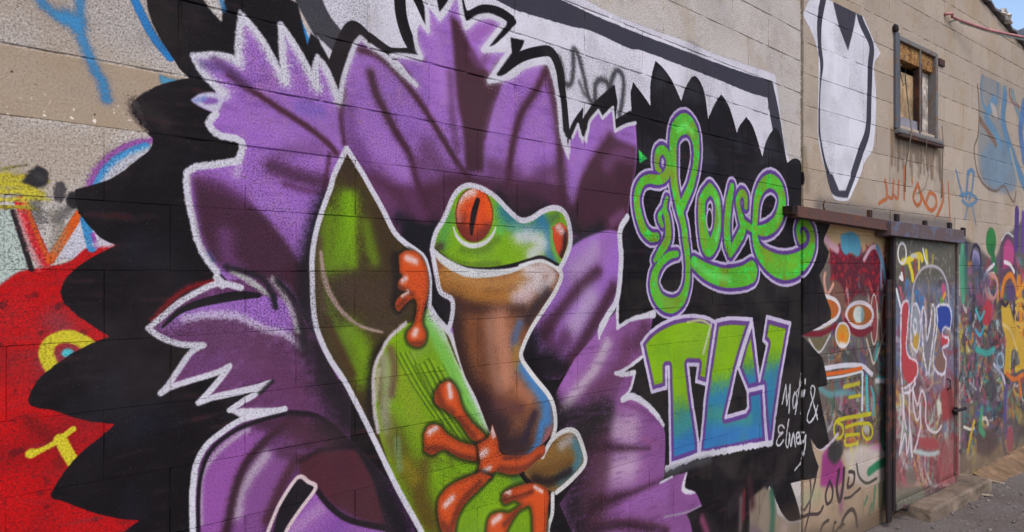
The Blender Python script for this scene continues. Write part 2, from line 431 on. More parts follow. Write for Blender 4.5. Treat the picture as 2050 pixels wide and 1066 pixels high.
    C.mottle(C.mask('1330,940! 1640,900! 1600,1040! 1400,1140! 1150,1140!'), (48, 38, 36), .6, 'big', -.3, .6, True)
    # ragged dark strokes low right and the bare stripes between
    C.fill('1500,1000! 1530,975! 1545,990 1556,1030! 1575,1050! 1600,1045! 1600,1150! 1500,1150!', (150, 132, 112), soft=3, a=.85)
    for s, w, c in (('1545,985 1547,1030 1542,1100', 7, (40, 96, 72)), ('1484,1000 1482,1060', 6, (110, 90, 90)), ('1490,985 1488,1040', 4, (110, 34, 40)), ('1505,1060 1520,1070', 7, (110, 90, 100)), ('1570,1060 1572,1120', 12, (176, 150, 140)), ('1500,960 1506,1010', 8, (60, 30, 34))):
        C.spray(s, w, c, .8)
    C.fill('1545,972! 1582,968! 1596,1010 1603,1040! 1580,1043 1563,1023!', BLK, soft=1.2)
    # ---- purple petals
    top = ('386,113! 433,110 467,117 476,126! 476,83 483,28! 512,63 529,87 549,123 571,164! 564,110 562,50! 585,83 609,123 635,176! 630,140 636,116! 655,143 678,200! 685,167 692,140 709,93 722,74! 745,95 772,113 795,138 834,172! 800,125 783,113! 802,111 842,116! 832,83 832,53 842,43! 856,62! 855,27 852,4! 862,13 880,37! 895,17 909,-10! '
           '919,-10! 925,27 933,55! 955,37 982,33 1010,47! 989,73 967,101! 1012,100 1020,104! 999,133 979,163! 1022,153 1051,133 1091,124 1102,133! 1111,163 1119,207 1124,267 1132,296! 1144,277 1156,252! 1161,273! 1171,280! 1177,262 1181,243 1198,222! 1206,237! 1227,215! 1231,263! 1252,252 1272,247! 1275,300 1272,340! 1256,435! 1241,462! 1243,522 1236,595! 1217,632 1200,668! 1120,760! '
           '640,760! 600,690! 594,600! 560,560! 515,575! 484,590! 440,548! 413,518 397,485 387,445 378,405 373,365! 375,346! 433,330 476,326! 486,293 481,280! 443,273 427,263 418,247! 430,228! 400,214 382,202! 400,190 432,186! 423,167 400,140!')
    C.fill(top, LIL, soft=1.2, speck=.1)
    M = C.mask(top)
    C.mottle(M, (128, 86, 169), .5, 'big', .1, .6); C.mottle(M, (176, 121, 181), .5, 'mid', .5, .6); C.mottle(M, (98, 61, 119), .45, 'fine', .8, 6)
    C.mottle(M, (170, 113, 160), .4, 'big', .9, .7); C.mottle(M, (112, 67, 133), .35, 'brush', .5, .5); C.mottle(M, (188, 144, 190), .3, 'fine', .8, 5)
    k = dict(clip=M)
    # white bloom inside the serrated tips, then the white line
    edge1 = '447,187! 423,167 400,140 386,113! 433,110 467,117 476,126! 476,83 483,28! 512,63 529,87 549,123 571,164! 564,110 562,50! 585,83 609,123 635,176! 630,140 636,116! 655,143 678,200!'
    C.spray(edge1, 13, WHT, .9, speck=.5, **k)
    halo(C, edge1, 13, soft=4)
    C.spray('405,130 450,140 480,165', 10, (80, 63, 115), .5, **k)
    C.fill('382,202! 400,189 430,186 447,198! 440,220 425,224 400,214!', (196, 190, 206), soft=3); C.fill(C.ell(420, 203, 18, 7), (136, 92, 165), soft=3); C.spray('392,202 410,198', 5, (110, 130, 190), .7)
    halo(C, '432,228! 418,247 427,263 443,273 470,278 482,284! 486,296 478,322! 433,330 393,335 374,347! 374,370 378,405 387,445 397,485 413,518 434,545', 15, soft=4, speck=.5)
    C.spray('478,325 474,350', 8, WHT, .5)
    C.spray('420,505 428,520', 6, (44, 90, 130), .6)
    C.spray('460,150 494,176 520,192 557,217 613,253 656,287 673,308', 7, (70, 31, 45), .85, **k)
    C.spray('430,120 462,145 494,172', 9, (92, 57, 106), .7, **k)
    C.spray('545,335 585,350 625,362 650,366', 17, (70, 36, 59), .85, **k); C.spray('660,310 655,340 648,382', 5, (70, 32, 49), .7, **k)
    C.spray('570,370 610,382 645,388', 6, (90, 44, 76), .6, **k)
    C.spray('500,230 560,260 600,290', 14, (166, 113, 183), .5, **k); C.spray('600,215 640,225', 14, (110, 92, 178), .5, **k)
    # left middle petal: plum body
    C.fill('384,352! 444,368 512,416 557,464 592,512 620,560! 560,570! 500,556 450,540 420,510 402,470 392,420!', (68, 36, 54), soft=9, clip=M, speck=.15)
    C.spray('410,360 450,375 490,400', 16, (110, 60, 116), .5, **k); C.spray('450,470 458,520 480,545', 16, (122, 70, 130), .55, **k); C.spray('560,440 590,480 600,500', 12, (150, 94, 169), .6, **k)
    C.spray('570,420 520,400 600,440', 10, (160, 113, 183), .5, **k)
    C.fill('560,540! 620,520! 640,600! 600,610! 575,570!', (67, 32, 45), soft=8, clip=M)
    C.spray('655,400 640,430 628,470 616,520 612,560 612,620 620,680 640,730', 19, (22, 18, 24), .95, **k)
    # upper petals: veins
    for s, w, c, a in (('688,180 683,235 690,287', 6, (70, 32, 50), .8), ('742,148 752,187 772,227 795,270 819,310 830,350 852,412', 9, (63, 29, 45), .9), ('719,100 752,110 785,137 819,177 852,223 885,277 914,325 940,360', 7, (68, 31, 45), .9),
                       ('1094,138 1074,180 1044,227 1028,283 1020,335 1018,365', 9, (68, 32, 47), .85), ('1098,140 1111,207 1121,280 1122,335 1128,400', 11, (67, 31, 45), .85), ('1222,278 1204,303 1176,348 1160,380 1146,412', 11, (68, 32, 45), .85),
                       ('720,300 740,340 780,400', 18, (96, 50, 104), .6), ('700,220 705,300 720,350', 14, (104, 59, 117), .6), ('785,120 820,150', 5, (86, 44, 90), .7), ('834,60 836,100 850,120', 5, (100, 57, 115), .6), ('1000,130 980,165 960,230', 9, (70, 34, 54), .7)):
        C.spray(s, w, c, a, **k)
    for s, w, a in (('760,370 800,405 845,440', 30, .65), ('704,335 722,385 755,435', 20, .6), ('985,335 1050,352 1120,345', 17, .6), ('855,300 885,345 930,370', 22, .6), ('840,330 860,380', 16, .5), ('640,300 600,300 560,310', 14, .3), ('900,150 905,230 915,300', 9, .5)):
        C.spray(s, w, (72, 36, 57), a, **k)
    for s, w in (('742,148,2 752,187,5 772,227,6 795,270,6 819,310,7 830,350,5', 0), ('719,101,2 752,111,4 785,138,4 819,178,4 852,224,5 885,278,6 912,322,6', 0), ('1094,139,2 1074,180,4 1044,227,5 1028,283,6 1020,335,5', 0), ('494,177,3 520,192,5 557,217,6 613,253,6 656,287,5 672,306,4', 0), ('1222,279,3 1204,303,5 1176,348,6 1160,380,5', 0), ('1097,141,2 1111,207,4 1120,280,6 1122,330,6', 0), ('1003,168,3 984,220,6 970,278,5', 0)):
        C.stroke(s, 1, (66, 30, 44), soft=6, a=.8, **k)
    C.fill('901,30! 922,48 940,90 962,130 1004,168! 985,220 970,280 968,345! 932,345! 926,260 915,200 908,100!', (68, 34, 47), soft=6, clip=M)
    C.spray('950,70 975,60 985,50', 12, (150, 92, 163), .75, **k); C.spray('945,110 960,130 975,110', 9, (110, 62, 110), .7, **k); C.spray('866,60 880,120 890,200', 12, (172, 119, 190), .55, **k)
    C.spray('1010,190 990,240 985,300', 12, (166, 113, 186), .6, **k); C.spray('1070,250 1062,300 1055,340', 16, (164, 111, 185), .6, **k); C.spray('760,290 790,310 810,340', 16, (162, 113, 183), .5, **k)
    C.spray('1165,300 1155,340 1148,400', 10, (160, 111, 186), .6, **k)
    C.fill('1228,278! 1274,296! 1272,340! 1256,435! 1236,470! 1150,470! 1148,420 1165,372 1195,315!', (67, 34, 47), soft=6, clip=M)
    C.spray('1215,330 1235,310 1262,310', 14, (128, 76, 128), .6, **k); C.spray('1225,445 1245,430', 9, (130, 78, 124), .6, **k)
    # shadow round the frog's head
    C.fill('690,345! 740,352 790,372 840,372 900,352 960,352 1020,360 1080,362 1130,372! 1150,470! 1140,480! 860,640! 800,500! 760,430!', (70, 34, 50), soft=13, a=.9, clip=M)
    C.spray('740,380 770,400 800,440', 20, (112, 63, 110), .7, **k); C.spray('820,390 840,430', 16, (100, 54, 96), .6, **k)
    C.fill('812,440! 870,455! 878,470! 860,500! 866,600! 890,650! 870,640! 850,520! 800,480!', (20, 18, 24), soft=8, clip=M); C.spray('800,440 850,470 870,455', 15, (22, 20, 26), .8, **k)
    C.spray('1000,398 1022,420 1050,432 1090,420', 14, (24, 20, 26), .9, **k); C.spray('1030,400 1075,405', 14, (50, 28, 40), .8, **k)
    C.spray('1146,440 1165,472 1200,462 1148,490', 14, (22, 20, 24), .9, **k); C.spray('1140,425 1160,440', 14, (60, 32, 42), .7, **k)
    # lower right petals inside this group
    C.fill('1136,500! 1170,478 1215,462 1242,466! 1243,522 1236,600! 1180,700! 1090,760! 1050,690! 1100,620!', LIL, soft=3, clip=M)
    for s, w, c, a in (('1150,545 1172,526 1190,505', 22, (176, 150, 178), .7), ('1196,544 1155,582 1112,636 1090,670', 13, (67, 34, 49), .9), ('1182,600 1168,625 1150,652', 20, (182, 160, 183), .75), ('1228,580 1198,634 1158,700 1120,750', 15, (63, 31, 45), .92),
                       ('1095,660 1110,700 1130,680', 20, (67, 32, 50), .7), ('1062,680 1070,720 1100,740', 26, (24, 20, 24), .95), ('1090,720 1130,740', 14, (26, 20, 24), .9), ('1215,480 1205,520', 12, (150, 98, 163), .6), ('1120,590 1135,560', 9, (150, 103, 169), .6)):
        C.spray(s, w, c, a, **k)
    edge2 = '783,113! 802,112 842,116! 832,83 832,53 842,43! 856,62! 855,27 852,4! 862,13 880,37! 895,17 909,-10!'
    edge3 = '919,-10! 925,27 933,55! 955,37 982,33 1010,47! 989,73 967,101! 1012,100 1020,104! 999,133 979,163! 1022,153 1051,133 1091,124 1102,133! 1111,163 1119,207 1124,267 1130,290'
    for e in (edge2, edge3, '680,205! 685,167 692,140 709,93 722,76! 745,95 772,113 795,138 832,170!'):
        C.spray(e, 9, WHT, .5, speck=.5, **k); halo(C, e, 10, soft=3, speck=.2)
    C.spray('840,120 845,112 835,100', 5, WHT, .6)
    C.stroke('1128,270,8 1134,300,12 1138,318,4', 1, WHT, soft=4); C.stroke('1140,282 1140,305', 4, WHT, soft=3)
    halo(C, '1146,276! 1157,250! 1161,273! 1171,280! 1177,262 1181,243 1198,222! 1206,237! 1227,216! 1231,263! 1252,252 1272,247!', 6, soft=2, speck=.1)
    C.stroke('1161,262,5 1166,285,4', 1, WHT, soft=3); C.stroke('1175,265,6 1174,285,4', 1, WHT, soft=3)
    C.fill('1278,300! 1296,318! 1280,328!', (40, 170, 80), soft=1.5)
    # ---- left lower petals; dimmer light low on the wall is mixed into the purple
    l3 = '297,658! 327,632 360,605 400,582 440,566 480,560! 540,560! 580,590 620,660! 700,800! 700,900! 560,822! 480,828 458,822! 490,800 545,762! 510,778 433,795 398,807! 417,787 440,760 459,734! 433,747 350,773 322,788! 340,767 360,737 383,705! 407,692! 360,690 320,675!'
    C.fill(l3, (108, 58, 104), soft=1.5)
    M3 = C.mask(l3); k = dict(clip=M3)
    C.mottle(M3, (90, 48, 80), .6, 'big', 0, .6); C.mottle(M3, (84, 44, 76), .45, 'brush', .4, .5); C.mottle(M3, (146, 92, 151), .5, 'mid', .6, .6); C.mottle(M3, (70, 36, 60), .45, 'fine', .82, 6)
    C.fill('330,648! 360,625 420,606 480,596 540,590! 580,610 600,665! 560,668 510,650 470,636 420,634 370,640!', LIL, soft=5, clip=M3, speck=.2)
    C.spray('366,640 416,631 473,634 506,648 535,662 571,670 606,696', 8, (206, 190, 214), .85, speck=.5, **k)
    C.spray('330,655 360,650', 9, (150, 103, 165), .7, **k); C.spray('380,700 400,740 440,720', 14, (112, 63, 115), .6, **k); C.spray('520,700 560,740 600,790', 30, (92, 48, 76), .6, **k)
    C.spray('640,700 660,760 700,840', 34, (24, 18, 24), .95, **k); C.spray('600,660 612,700', 13, (40, 26, 34), .8, **k)
    C.stroke('464,544,10 495,560,13 523,580,11 540,594,5', 1, (176, 170, 169), soft=4, speck=.5); C.spray('545,562 568,590 585,626 596,664', 6, (186, 181, 174), .8, speck=.5)
    C.spray('453,536 490,545 520,556 538,576 550,612', 6, (34, 28, 34), .9); C.spray('556,564 584,596 600,632 610,690', 7, (34, 28, 34), .85); C.stroke('548,590 552,618', 8, (36, 30, 38), soft=3)
    C.stroke('518,592,10 473,593,19 416,604,17 383,614,14 356,627,11 326,655,6', 1, (22, 18, 22), soft=2)
    C.spray('430,564 388,574 356,591 325,620 306,642', 6, (140, 18, 24), .85)
    e3 = '482,577! 440,568 400,583 360,606 327,633 297,658! 320,675 360,690 407,692! 383,705 360,737 340,767 322,788! 350,773 433,747 459,734! 440,760 417,787 398,807! 433,795 510,778'
    halo(C, e3, 13, soft=3, speck=.25); C.stroke('434,556 446,572', 15, WHT, soft=4, speck=.4)
    C.stroke('433,795,13 510,778,14 532,768,9 543,762,3', 1, WHT, soft=2); C.stroke('543,764,3 510,790,12 490,802,13 460,822,12', 1, WHT, soft=2, speck=.2)
    C.spray('545,764 520,788', 4, (20, 16, 20), .8)
    l4 = '388,1140! 385,1010 387,970 393,930 413,893 443,867 480,843 512,833 569,820! 640,830 700,880! 800,985! 860,1140!'
    C.fill(l4, (98, 52, 102), soft=1.5)
    M4 = C.mask(l4); k = dict(clip=M4)
    C.mottle(M4, (86, 46, 84), .5, 'big', 0, .6); C.mottle(M4, (150, 98, 151), .3, 'fine', .8, 5)
    C.fill('402,1140! 400,1000 410,940 440,895 480,866 520,850! 530,870 490,920 465,980 450,1060! 440,1140!', (142, 78, 149), soft=6, clip=M4, speck=.15)
    C.fill('462,1140! 470,1040 490,980 520,930 560,890 600,870! 610,900 580,950 545,1010 520,1080 510,1140!', (126, 72, 131), soft=9, clip=M4, speck=.15)
    for s, w, c, a in (('400,1050 402,961 427,915 465,880 496,861', 6, (190, 175, 186), .7), ('474,1030 480,990 500,953 531,913', 12, (196, 183, 190), .7), ('452,1066 460,1030 470,985 490,932 531,883 575,848', 9, (50, 26, 34), .9),
                       ('520,848 560,850 590,838', 16, (65, 32, 50), .8), ('590,925 570,960 552,1000 535,1040', 11, (66, 34, 42), .85), ('600,860 660,880 700,920', 30, (72, 38, 50), .85), ('620,890 560,905 600,915', 10, (60, 32, 44), .6),
                       ('690,840 720,900 760,980 800,1060', 34, (22, 17, 22), .95), ('580,826 630,832 690,865', 6, (26, 18, 24), .9), ('640,850 690,880', 16, (44, 28, 34), .7)):
        C.spray(s, w, c, a, **k)
    C.fill('597,918! 657,898 712,902! 745,960 770,1052! 714,1037 671,1015 634,978! 600,955!', (77, 34, 45), soft=4, clip=M4)
    C.spray('680,940 720,1000', 16, (76, 34, 46), .6, **k); C.spray('600,925 640,903 690,896', 5, (40, 24, 32), .8, **k)
    C.fill('530,1140! 562,1010 596,957! 632,976! 600,1020 572,1062 555,1140!', (28, 22, 28), soft=1.5)
    C.fill('556,1140! 574,1060 602,1022 636,984! 662,1017 700,1043 770,1062! 780,1140!', (150, 90, 165), soft=2, speck=.2)
    C.spray('590,1060 640,1020', 13, (184, 144, 183), .6); C.spray('680,1050 650,1080', 20, (122, 67, 151), .6)
    C.stroke('636,984 660,1014 700,1042 770,1058', 11, (30, 20, 26), soft=3)
    C.stroke('531,1080 546,1040 565,1000 597,956 618,966 632,978 600,1022 574,1062 560,1100', 8, (214, 190, 190), soft=2)
    halo(C, '569,820! 512,833 480,843 443,867 413,893 393,930 387,970 385,1010 388,1140', 13, soft=2.5, speck=.25)
    C.fill('455,823! 490,818 569,817! 540,830 505,838 478,835!', WHT, soft=2, speck=.15)
    C.stroke('398,1100 397,1000 404,945 424,900 466,866 513,845 571,829', 8, (26, 20, 26), soft=3)
    # ---- right lower petals; purple darkened here to carry the low wall's weaker light
    r5 = '1234,622! 1238,657! 1264,640 1308,630! 1296,700! 1257,737 1232,749! 1271,747! 1266,772 1246,800! 1264,793 1291,807 1314,830 1328,852! 1332,880 1330,953! 1322,967! 1345,955 1375,946! 1368,983! 1391,985 1405,1013! 1374,1030! 1385,1060 1392,1140! 1180,1140! 1120,1010! 1175,930! 1120,860! 1110,790! 1150,720!'
    C.fill(r5, (138, 82, 140), soft=1.5)
    M5 = C.mask(r5); k = dict(clip=M5)
    C.mottle(M5, (118, 67, 119), .5, 'big', 0, .6)
    for s, w, c, a in (('1224,640 1200,680 1168,718 1134,765', 18, (156, 96, 165), .9), ('1215,690 1187,746 1150,790 1127,822', 12, (206, 189, 197), .75), ('1255,690 1240,740 1190,790', 16, (96, 50, 78), .75), ('1290,660 1275,690', 16, (67, 36, 49), .7), ('1235,760 1220,790 1180,812', 15, (106, 58, 96), .75),
                       ('1130,838 1170,836 1215,825', 20, (26, 20, 24), .95), ('1150,880 1185,865 1205,850', 30, (24, 18, 22), .95), ('1140,960 1160,920 1150,1010 1170,1060', 32, (30, 20, 26), .95), ('1196,930 1184,980 1192,1030', 30, (66, 34, 44), .8),
                       ('1240,860 1262,858', 24, (196, 164, 186), .8), ('1232,938 1258,934', 28, (192, 162, 185), .8), ('1240,812 1275,808', 9, (150, 88, 142), .6),
                       ('1180,1058 1253,1047 1335,1062', 8, (70, 36, 50), .8), ('1260,1010 1330,985', 16, (158, 98, 169), .6), ('1300,1085 1240,1090', 20, (70, 36, 54), .7)):
        C.spray(s, w, c, a, **k)
    for s, c, so, a in (('1180,893,22 1215,895,16 1256,898,7 1300,898,1', (44, 22, 30), 12, .92), ('1185,1012,26 1225,1000,18 1270,985,9 1322,962,2', (52, 26, 36), 13, .9), ('1205,868,30 1212,930,26 1205,985,24', (70, 36, 50), 26, .6), ('1290,880,6 1320,890,2', (150, 80, 110), 10, .5),
                        ('1246,806,5 1285,822,4 1322,850,2', (104, 54, 104), 8, .6), ('1180,1062,14 1253,1052,8 1335,1066,2', (50, 26, 38), 10, .85)):
        C.stroke(s, 1, c, soft=so, a=a, speck=.2, clip=M5)
    C.spray('1056,712 1080,760 1106,800 1116,850 1118,890', 15, BLK, .97)
    C.mottle(M5, (100, 57, 105), .4, 'brush', .5, .5); C.mottle(M5, (176, 127, 174), .3, 'fine', .8, 5)
    for s, w in (('1256,436 1241,463 1243,522 1236,596 1217,632 1201,664', 12), ('1217,632,10 1203,655,10 1199,678,4', 0), ('1235,600 1237,656', 7), ('1236,657,7 1264,640,7 1290,633,9 1308,629,14', 0), ('1294,708 1257,737 1234,748', 6), ('1232,748,6 1252,750,9 1270,746,8', 0), ('1270,748 1262,780 1246,800', 6),
                 ('1246,801,10 1264,794,12 1291,808,10 1314,831,9 1328,852,7', 0), ('1322,967 1345,955', 4), ('1374,948,4 1368,980,9 1390,987,3', 0)):
        C.stroke(s, w or 1, WHT, soft=2.2, rough=.25, speck=.15)
    C.stroke('1330,1036 1374,1026 1403,1013', 3, (150, 133, 151), soft=2)
    C.spray('1405,1040 1415,1066', 7, (170, 80, 120), .7)
    C.fill('858,510! 870,560 880,590 902,604! 904,642 897,664! 874,640 856,612!', (16, 13, 17), soft=3)
    # ---- back leaf of the frog
    lf = '694,297! 725,347 739,372 765,418 789,465 812,488 832,502 849,518 859,552 860,582 859,612 875,638 899,665 915,705 942,777 969,833 979,867! 1020,1140! 880,1140! 842,1063 795,977 752,887 719,820 689,763 659,717 635,662 627,615 625,562 625,515 632,468 645,422 662,375 669,350!'
    C.fill(lf, BRN, soft=1.2)
    ML = C.mask(lf); k = dict(clip=ML)
    C.mottle(ML, (52, 40, 26), .5, 'mid', .2, .6)
    for s, w, c, a in (('693,405 690,440 684,480 680,525', 24, (108, 150, 10), .92), ('700,390 702,420 704,480 706,530', 12, (126, 176, 12), .7), ('735,450 742,490 750,520', 13, (108, 146, 14), .75), ('660,430 652,480 655,540', 15, (104, 140, 14), .7), ('655,590 668,640 700,700 722,760', 12, (90, 110, 18), .8),
                       ('700,660 725,700 740,760', 22, (112, 150, 14), .9), ('655,640 680,700 705,750', 7, (70, 46, 24), .8), ('760,440 780,500 795,560', 22, (62, 46, 26), .85), ('700,580 740,600 780,600', 30, (74, 54, 40), .85), ('790,515 794,560 790,610', 9, (30, 22, 20), .8), ('770,690 750,720 742,790 745,850', 12, (30, 24, 18), .9), ('640,480 640,560 648,620', 7, (86, 66, 50), .7),
                       ('694,330 700,360', 16, (62, 46, 32), .9), ('745,650 780,650 800,625', 14, (70, 56, 44), .8), ('640,520 660,600 700,650', 4, (84, 92, 30), .5)):
        C.spray(s, w, c, a, **k)
    C.stroke('642,505,6 652,568,11 679,618,9 719,652,6 765,666,4', 1, (168, 140, 128), soft=4, speck=.2)
    # front curl the frog sits on
    f2 = '812,650! 779,678 762,708 752,730 747,770 750,827 759,870 800,985 850,1078 870,1140! 1100,1140! 1098,1030! 1030,940! 979,867! 969,833 942,777 912,720 880,640! 858,612! 840,640!'
    C.fill(f2, (114, 154, 14), soft=1.5)
    MF = C.mask(f2); k = dict(clip=MF)
    C.mottle(MF, (140, 170, 20), .5, 'mid', .4, .6); C.mottle(MF, (76, 100, 20), .5, 'fine', .8, 6)
    for i in range(15):
        x, y = 792 + i * 9.5, 730 - (i % 4) * 7 + i * 1.5 - max(0, 5 - i) * 4
        L = 1.0 + .12 * (i % 3)
        C.stroke('%d,%d %d,%d %d,%d' % (x, y, x + 34 * L, y + 62 * L, x + 78 * L, y + 128 * L), 3, (62, 84, 14), soft=2.6, a=.8, clip=MF)
        C.stroke('%d,%d %d,%d %d,%d' % (x + 5, y, x + 39 * L, y + 62 * L, x + 83 * L, y + 128 * L), 2.5, (146, 184, 26), soft=2.6, a=.6, clip=MF)
    for i in range(6):
        C.stroke('%d,%d %d,%d %d,%d' % (860 + i * 4, 905 + i * 9, 905 + i * 4, 935 + i * 6, 950 + i * 4, 960 + i * 3), 3, (80, 88, 16), soft=3, a=.7, clip=MF)
    C.spray('800,760 830,830 870,900', 20, (150, 150, 30), .35, **k); C.spray('780,850 800,900 830,960', 16, (96, 84, 20), .6, **k)
    for s, w, c, a in (('860,650 890,700 925,770 960,840', 13, (110, 180, 60), .8), ('862,630 905,690 935,755 975,850', 12, (190, 206, 192), .85), ('848,640 880,700 915,770 950,840', 9, (120, 186, 90), .55), ('765,720 762,790 775,850', 8, (96, 66, 56), .7), ('770,720 775,780 770,840 790,900', 13, (150, 150, 120), .8), ('782,700 790,740 784,790', 8, (104, 74, 62), .8), ('758,740 752,800', 4, (196, 176, 170), .6),
                       ('790,880 810,930 850,1010 880,1070', 22, (88, 84, 18), .85), ('850,930 840,1000 860,1050', 16, (90, 62, 22), .7), ('890,940 930,945', 15, (124, 170, 14), .7), ('810,930 830,960', 14, (150, 130, 20), .6), ('795,880 800,940', 7, (120, 150, 110), .6), ('990,990 1030,1000 980,1040', 26, (128, 170, 14), .8),
                       ('1030,960 1070,955 1095,950', 8, (70, 120, 50), .7), ('905,1090 960,1075', 20, (120, 160, 20), .7), ('820,670 850,690 830,710', 14, (124, 152, 60), .6), ('880,860 905,930', 6, (88, 100, 20), .6)):
        C.spray(s, w, c, a, **k)
    halo(C, '812,648! 779,678 762,708 752,730 747,770 750,827 757,865', 8, col=(190, 178, 176), soft=4)
    # white outline of the leaves
    halo(C, '850,1085! 842,1063 795,977 752,887 719,820 689,763 659,717 635,662 627,615 625,562 625,515 632,468 645,422 662,375 669,350 694,298! 725,347 739,372 765,418 789,465 812,488 832,502 849,518 859,552 860,582 859,612! 875,638 897,662', 11, soft=2, speck=.25)
    C.stroke('864,632,8 899,668,10 915,705,11 942,777,10 969,833,7 980,866,4', 1, (200, 198, 198), soft=3, speck=.2)
    # ---- frog: body
    bd = '866,506! 874,552 882,585 905,602! 904,640 912,690 930,750 955,800 978,860 992,880! 1005,915 1050,915 1085,890 1104,870! 1112,853 1109,817 1097,790 1067,753 1044,720 1047,695 1064,658 1087,622 1111,585 1124,553! 1090,522 1057,525 1024,540 979,545 935,545 905,530!'
    C.fill(bd, (132, 78, 46), soft=1.5)
    MB = C.mask(bd); k = dict(clip=MB)
    C.mottle(MB, (108, 64, 44), .6, 'mid', .2, .6)
    for s, w, c, a in (('890,560 930,590 1000,600 1060,580', 18, (176, 116, 46), .85), ('900,545 960,566 1020,562 1050,545', 13, (190, 134, 70), .8), ('1060,540 1075,560 1040,600', 18, (214, 200, 200), .9), ('1085,535 1105,552 1085,580', 13, (206, 190, 188), .85), ('1035,600 1060,590', 12, (200, 160, 160), .6),
                       ('906,620 912,680 925,740 950,800 975,850', 24, (46, 28, 24), .95), ('905,608 940,616 990,622 1045,620', 13, (66, 38, 30), .85), ('985,660 1000,690', 10, (176, 124, 92), .6), ('960,660 975,740', 16, (92, 54, 38), .6), ('1095,590 1070,620 1058,640', 13, (46, 34, 38), .85), ('1000,640 1010,700 1012,760', 22, (190, 128, 100), .85), ('980,640 985,720 1000,780', 12, (150, 104, 84), .7),
                       ('1040,650 1030,680 1034,700', 9, (76, 100, 140), .8), ('1034,700 1036,730', 9, (176, 120, 40), .8), ('1050,735 1070,770 1090,800 1096,840', 15, (66, 124, 180), .95), ('1085,850 1075,890 1060,910', 9, (66, 130, 190), .95), ('1040,780 1060,800', 12, (176, 110, 80), .7), ('960,800 1000,850 1010,890 1045,890', 26, (44, 24, 28), .95),
                       ('1060,850 1070,830 1050,880', 8, (40, 28, 50), .8), ('1000,810 1040,820', 14, (96, 54, 50), .7), ('1100,860 1085,895', 4, (170, 100, 120), .7)):
        C.spray(s, w, c, a, **k)
    # head
    hd = '866,500! 872,468 889,438 909,392 932,374 959,377 989,394 1012,417 1024,428 1044,442 1064,438 1084,426 1107,418 1127,424 1139,448 1142,485 1134,512 1122,536! 1090,518 1057,520 1024,532 979,539 935,537 905,527 880,512!'
    C.fill(hd, (120, 164, 22), soft=1.5)
    MH = C.mask(hd); k = dict(clip=MH)
    C.mottle(MH, (146, 180, 30), .5, 'mid', .4, .6)
    for s, w, c, a in (('900,430 892,460 884,490', 13, (84, 150, 70), .8), ('1000,410 1005,440 1000,460', 11, (96, 180, 84), .85), ('1010,425 1035,452 1060,462 1085,448', 16, (46, 116, 132), .95), ('1080,430 1094,460 1096,500 1106,525', 12, (50, 116, 146), .95), ('1040,472 1070,478 1085,490 1065,510', 15, (206, 206, 204), .9), ('1115,432 1104,440', 8, (72, 110, 60), .8),
                       ('1104,460 1106,490 1114,515', 4, (110, 170, 70), .8), ('880,505 905,520 940,530 1000,528', 5, (80, 104, 20), .5), ('872,500 882,494', 8, (70, 50, 40), .8), ('925,500 965,500 995,480', 7, (84, 112, 24), .6), ('1020,455 1040,458', 8, (90, 160, 120), .6)):
        C.spray(s, w, c, a, **k)
    # eyes
    ey = C.ell(949, 431, 37, 54, .05)
    C.fill(ey, (224, 76, 22), soft=1.2)
    ME = C.mask(ey); k = dict(clip=ME)
    C.spray('918,450 935,478 955,484 978,468', 20, (108, 40, 30), .95, **k); C.spray('920,400 928,390 945,384', 9, (232, 206, 200), .9, **k); C.spray('916,415 918,440', 7, (226, 140, 120), .6, **k)
    C.spray('975,400 982,430', 8, (232, 90, 20), .6, **k); C.ring(949, 431, 37, 54, 3, (90, 40, 26), soft=2, a=.7)
    C.stroke('956,402,10 949,425,13 945,450,11 944,468,7', 1, (30, 16, 18), soft=2)
    C.stroke('908,456,3 914,472,6 926,486,8 945,493,9 968,488,8 985,472,6 992,456,3', 1, (206, 204, 200), soft=2)
    e2 = '1106,456! 1121,446 1136,460 1136,488 1125,520! 1114,505 1107,478!'
    C.fill(e2, (206, 66, 30), soft=1.2)
    k = dict(clip=C.mask(e2)); C.spray('1131,470 1130,495 1124,515', 6, (44, 20, 20), .95, **k); C.spray('1118,456 1124,462', 7, (230, 200, 196), .9, **k)
    # mouth, outlines
    C.stroke('868,498,5 885,514,8 905,528,9 935,538,8 979,540,8 1024,533,8 1060,522,7 1086,516,6 1122,536,8', 1, (22, 18, 18), soft=2)
    C.stroke('868,502,8 885,520,14 905,533,16 935,546,17 979,548,14 1024,542,9 1057,530,5', 1, (206, 204, 202), soft=2.5, speck=.2)
    C.stroke('1040,533 1062,526 1084,523 1104,531 1121,543', 6, (214, 212, 210), soft=2)
    halo(C, '897,660! 904,638 905,602 882,585 874,552 866,506 865,498 872,468 889,438 909,392 932,373 959,376 989,393 1012,416 1024,428 1044,442 1064,438 1084,425 1107,417 1127,423 1139,448 1142,485 1134,512 1121,538!', 10, soft=2, speck=.25)
    halo(C, '1116,538! 1124,553 1111,585 1087,622 1064,658 1047,695 1044,718 1067,753 1097,790 1109,817 1112,853 1106,876', 9, col=(214, 208, 204), soft=1.6, speck=.1)
    # knee
    kn = '1104,890! 1111,877 1134,862 1154,867 1167,897 1172,923 1161,943 1134,970 1114,987 1080,975! 1050,950 1060,930 1090,915!'
    C.fill(kn, (128, 92, 44), soft=1.5)
    k = dict(clip=C.mask(kn))
    C.spray('1150,885 1160,915 1148,940 1120,962', 10, (72, 124, 140), .9, **k); C.spray('1140,880 1125,890', 10, (176, 164, 160), .8, **k); C.spray('1065,945 1100,940 1140,925', 8, (110, 74, 30), .8, **k); C.spray('1070,960 1100,965 1140,945', 9, (34, 24, 24), .9, **k); C.spray('1080,920 1105,905', 6, (150, 104, 40), .7, **k)
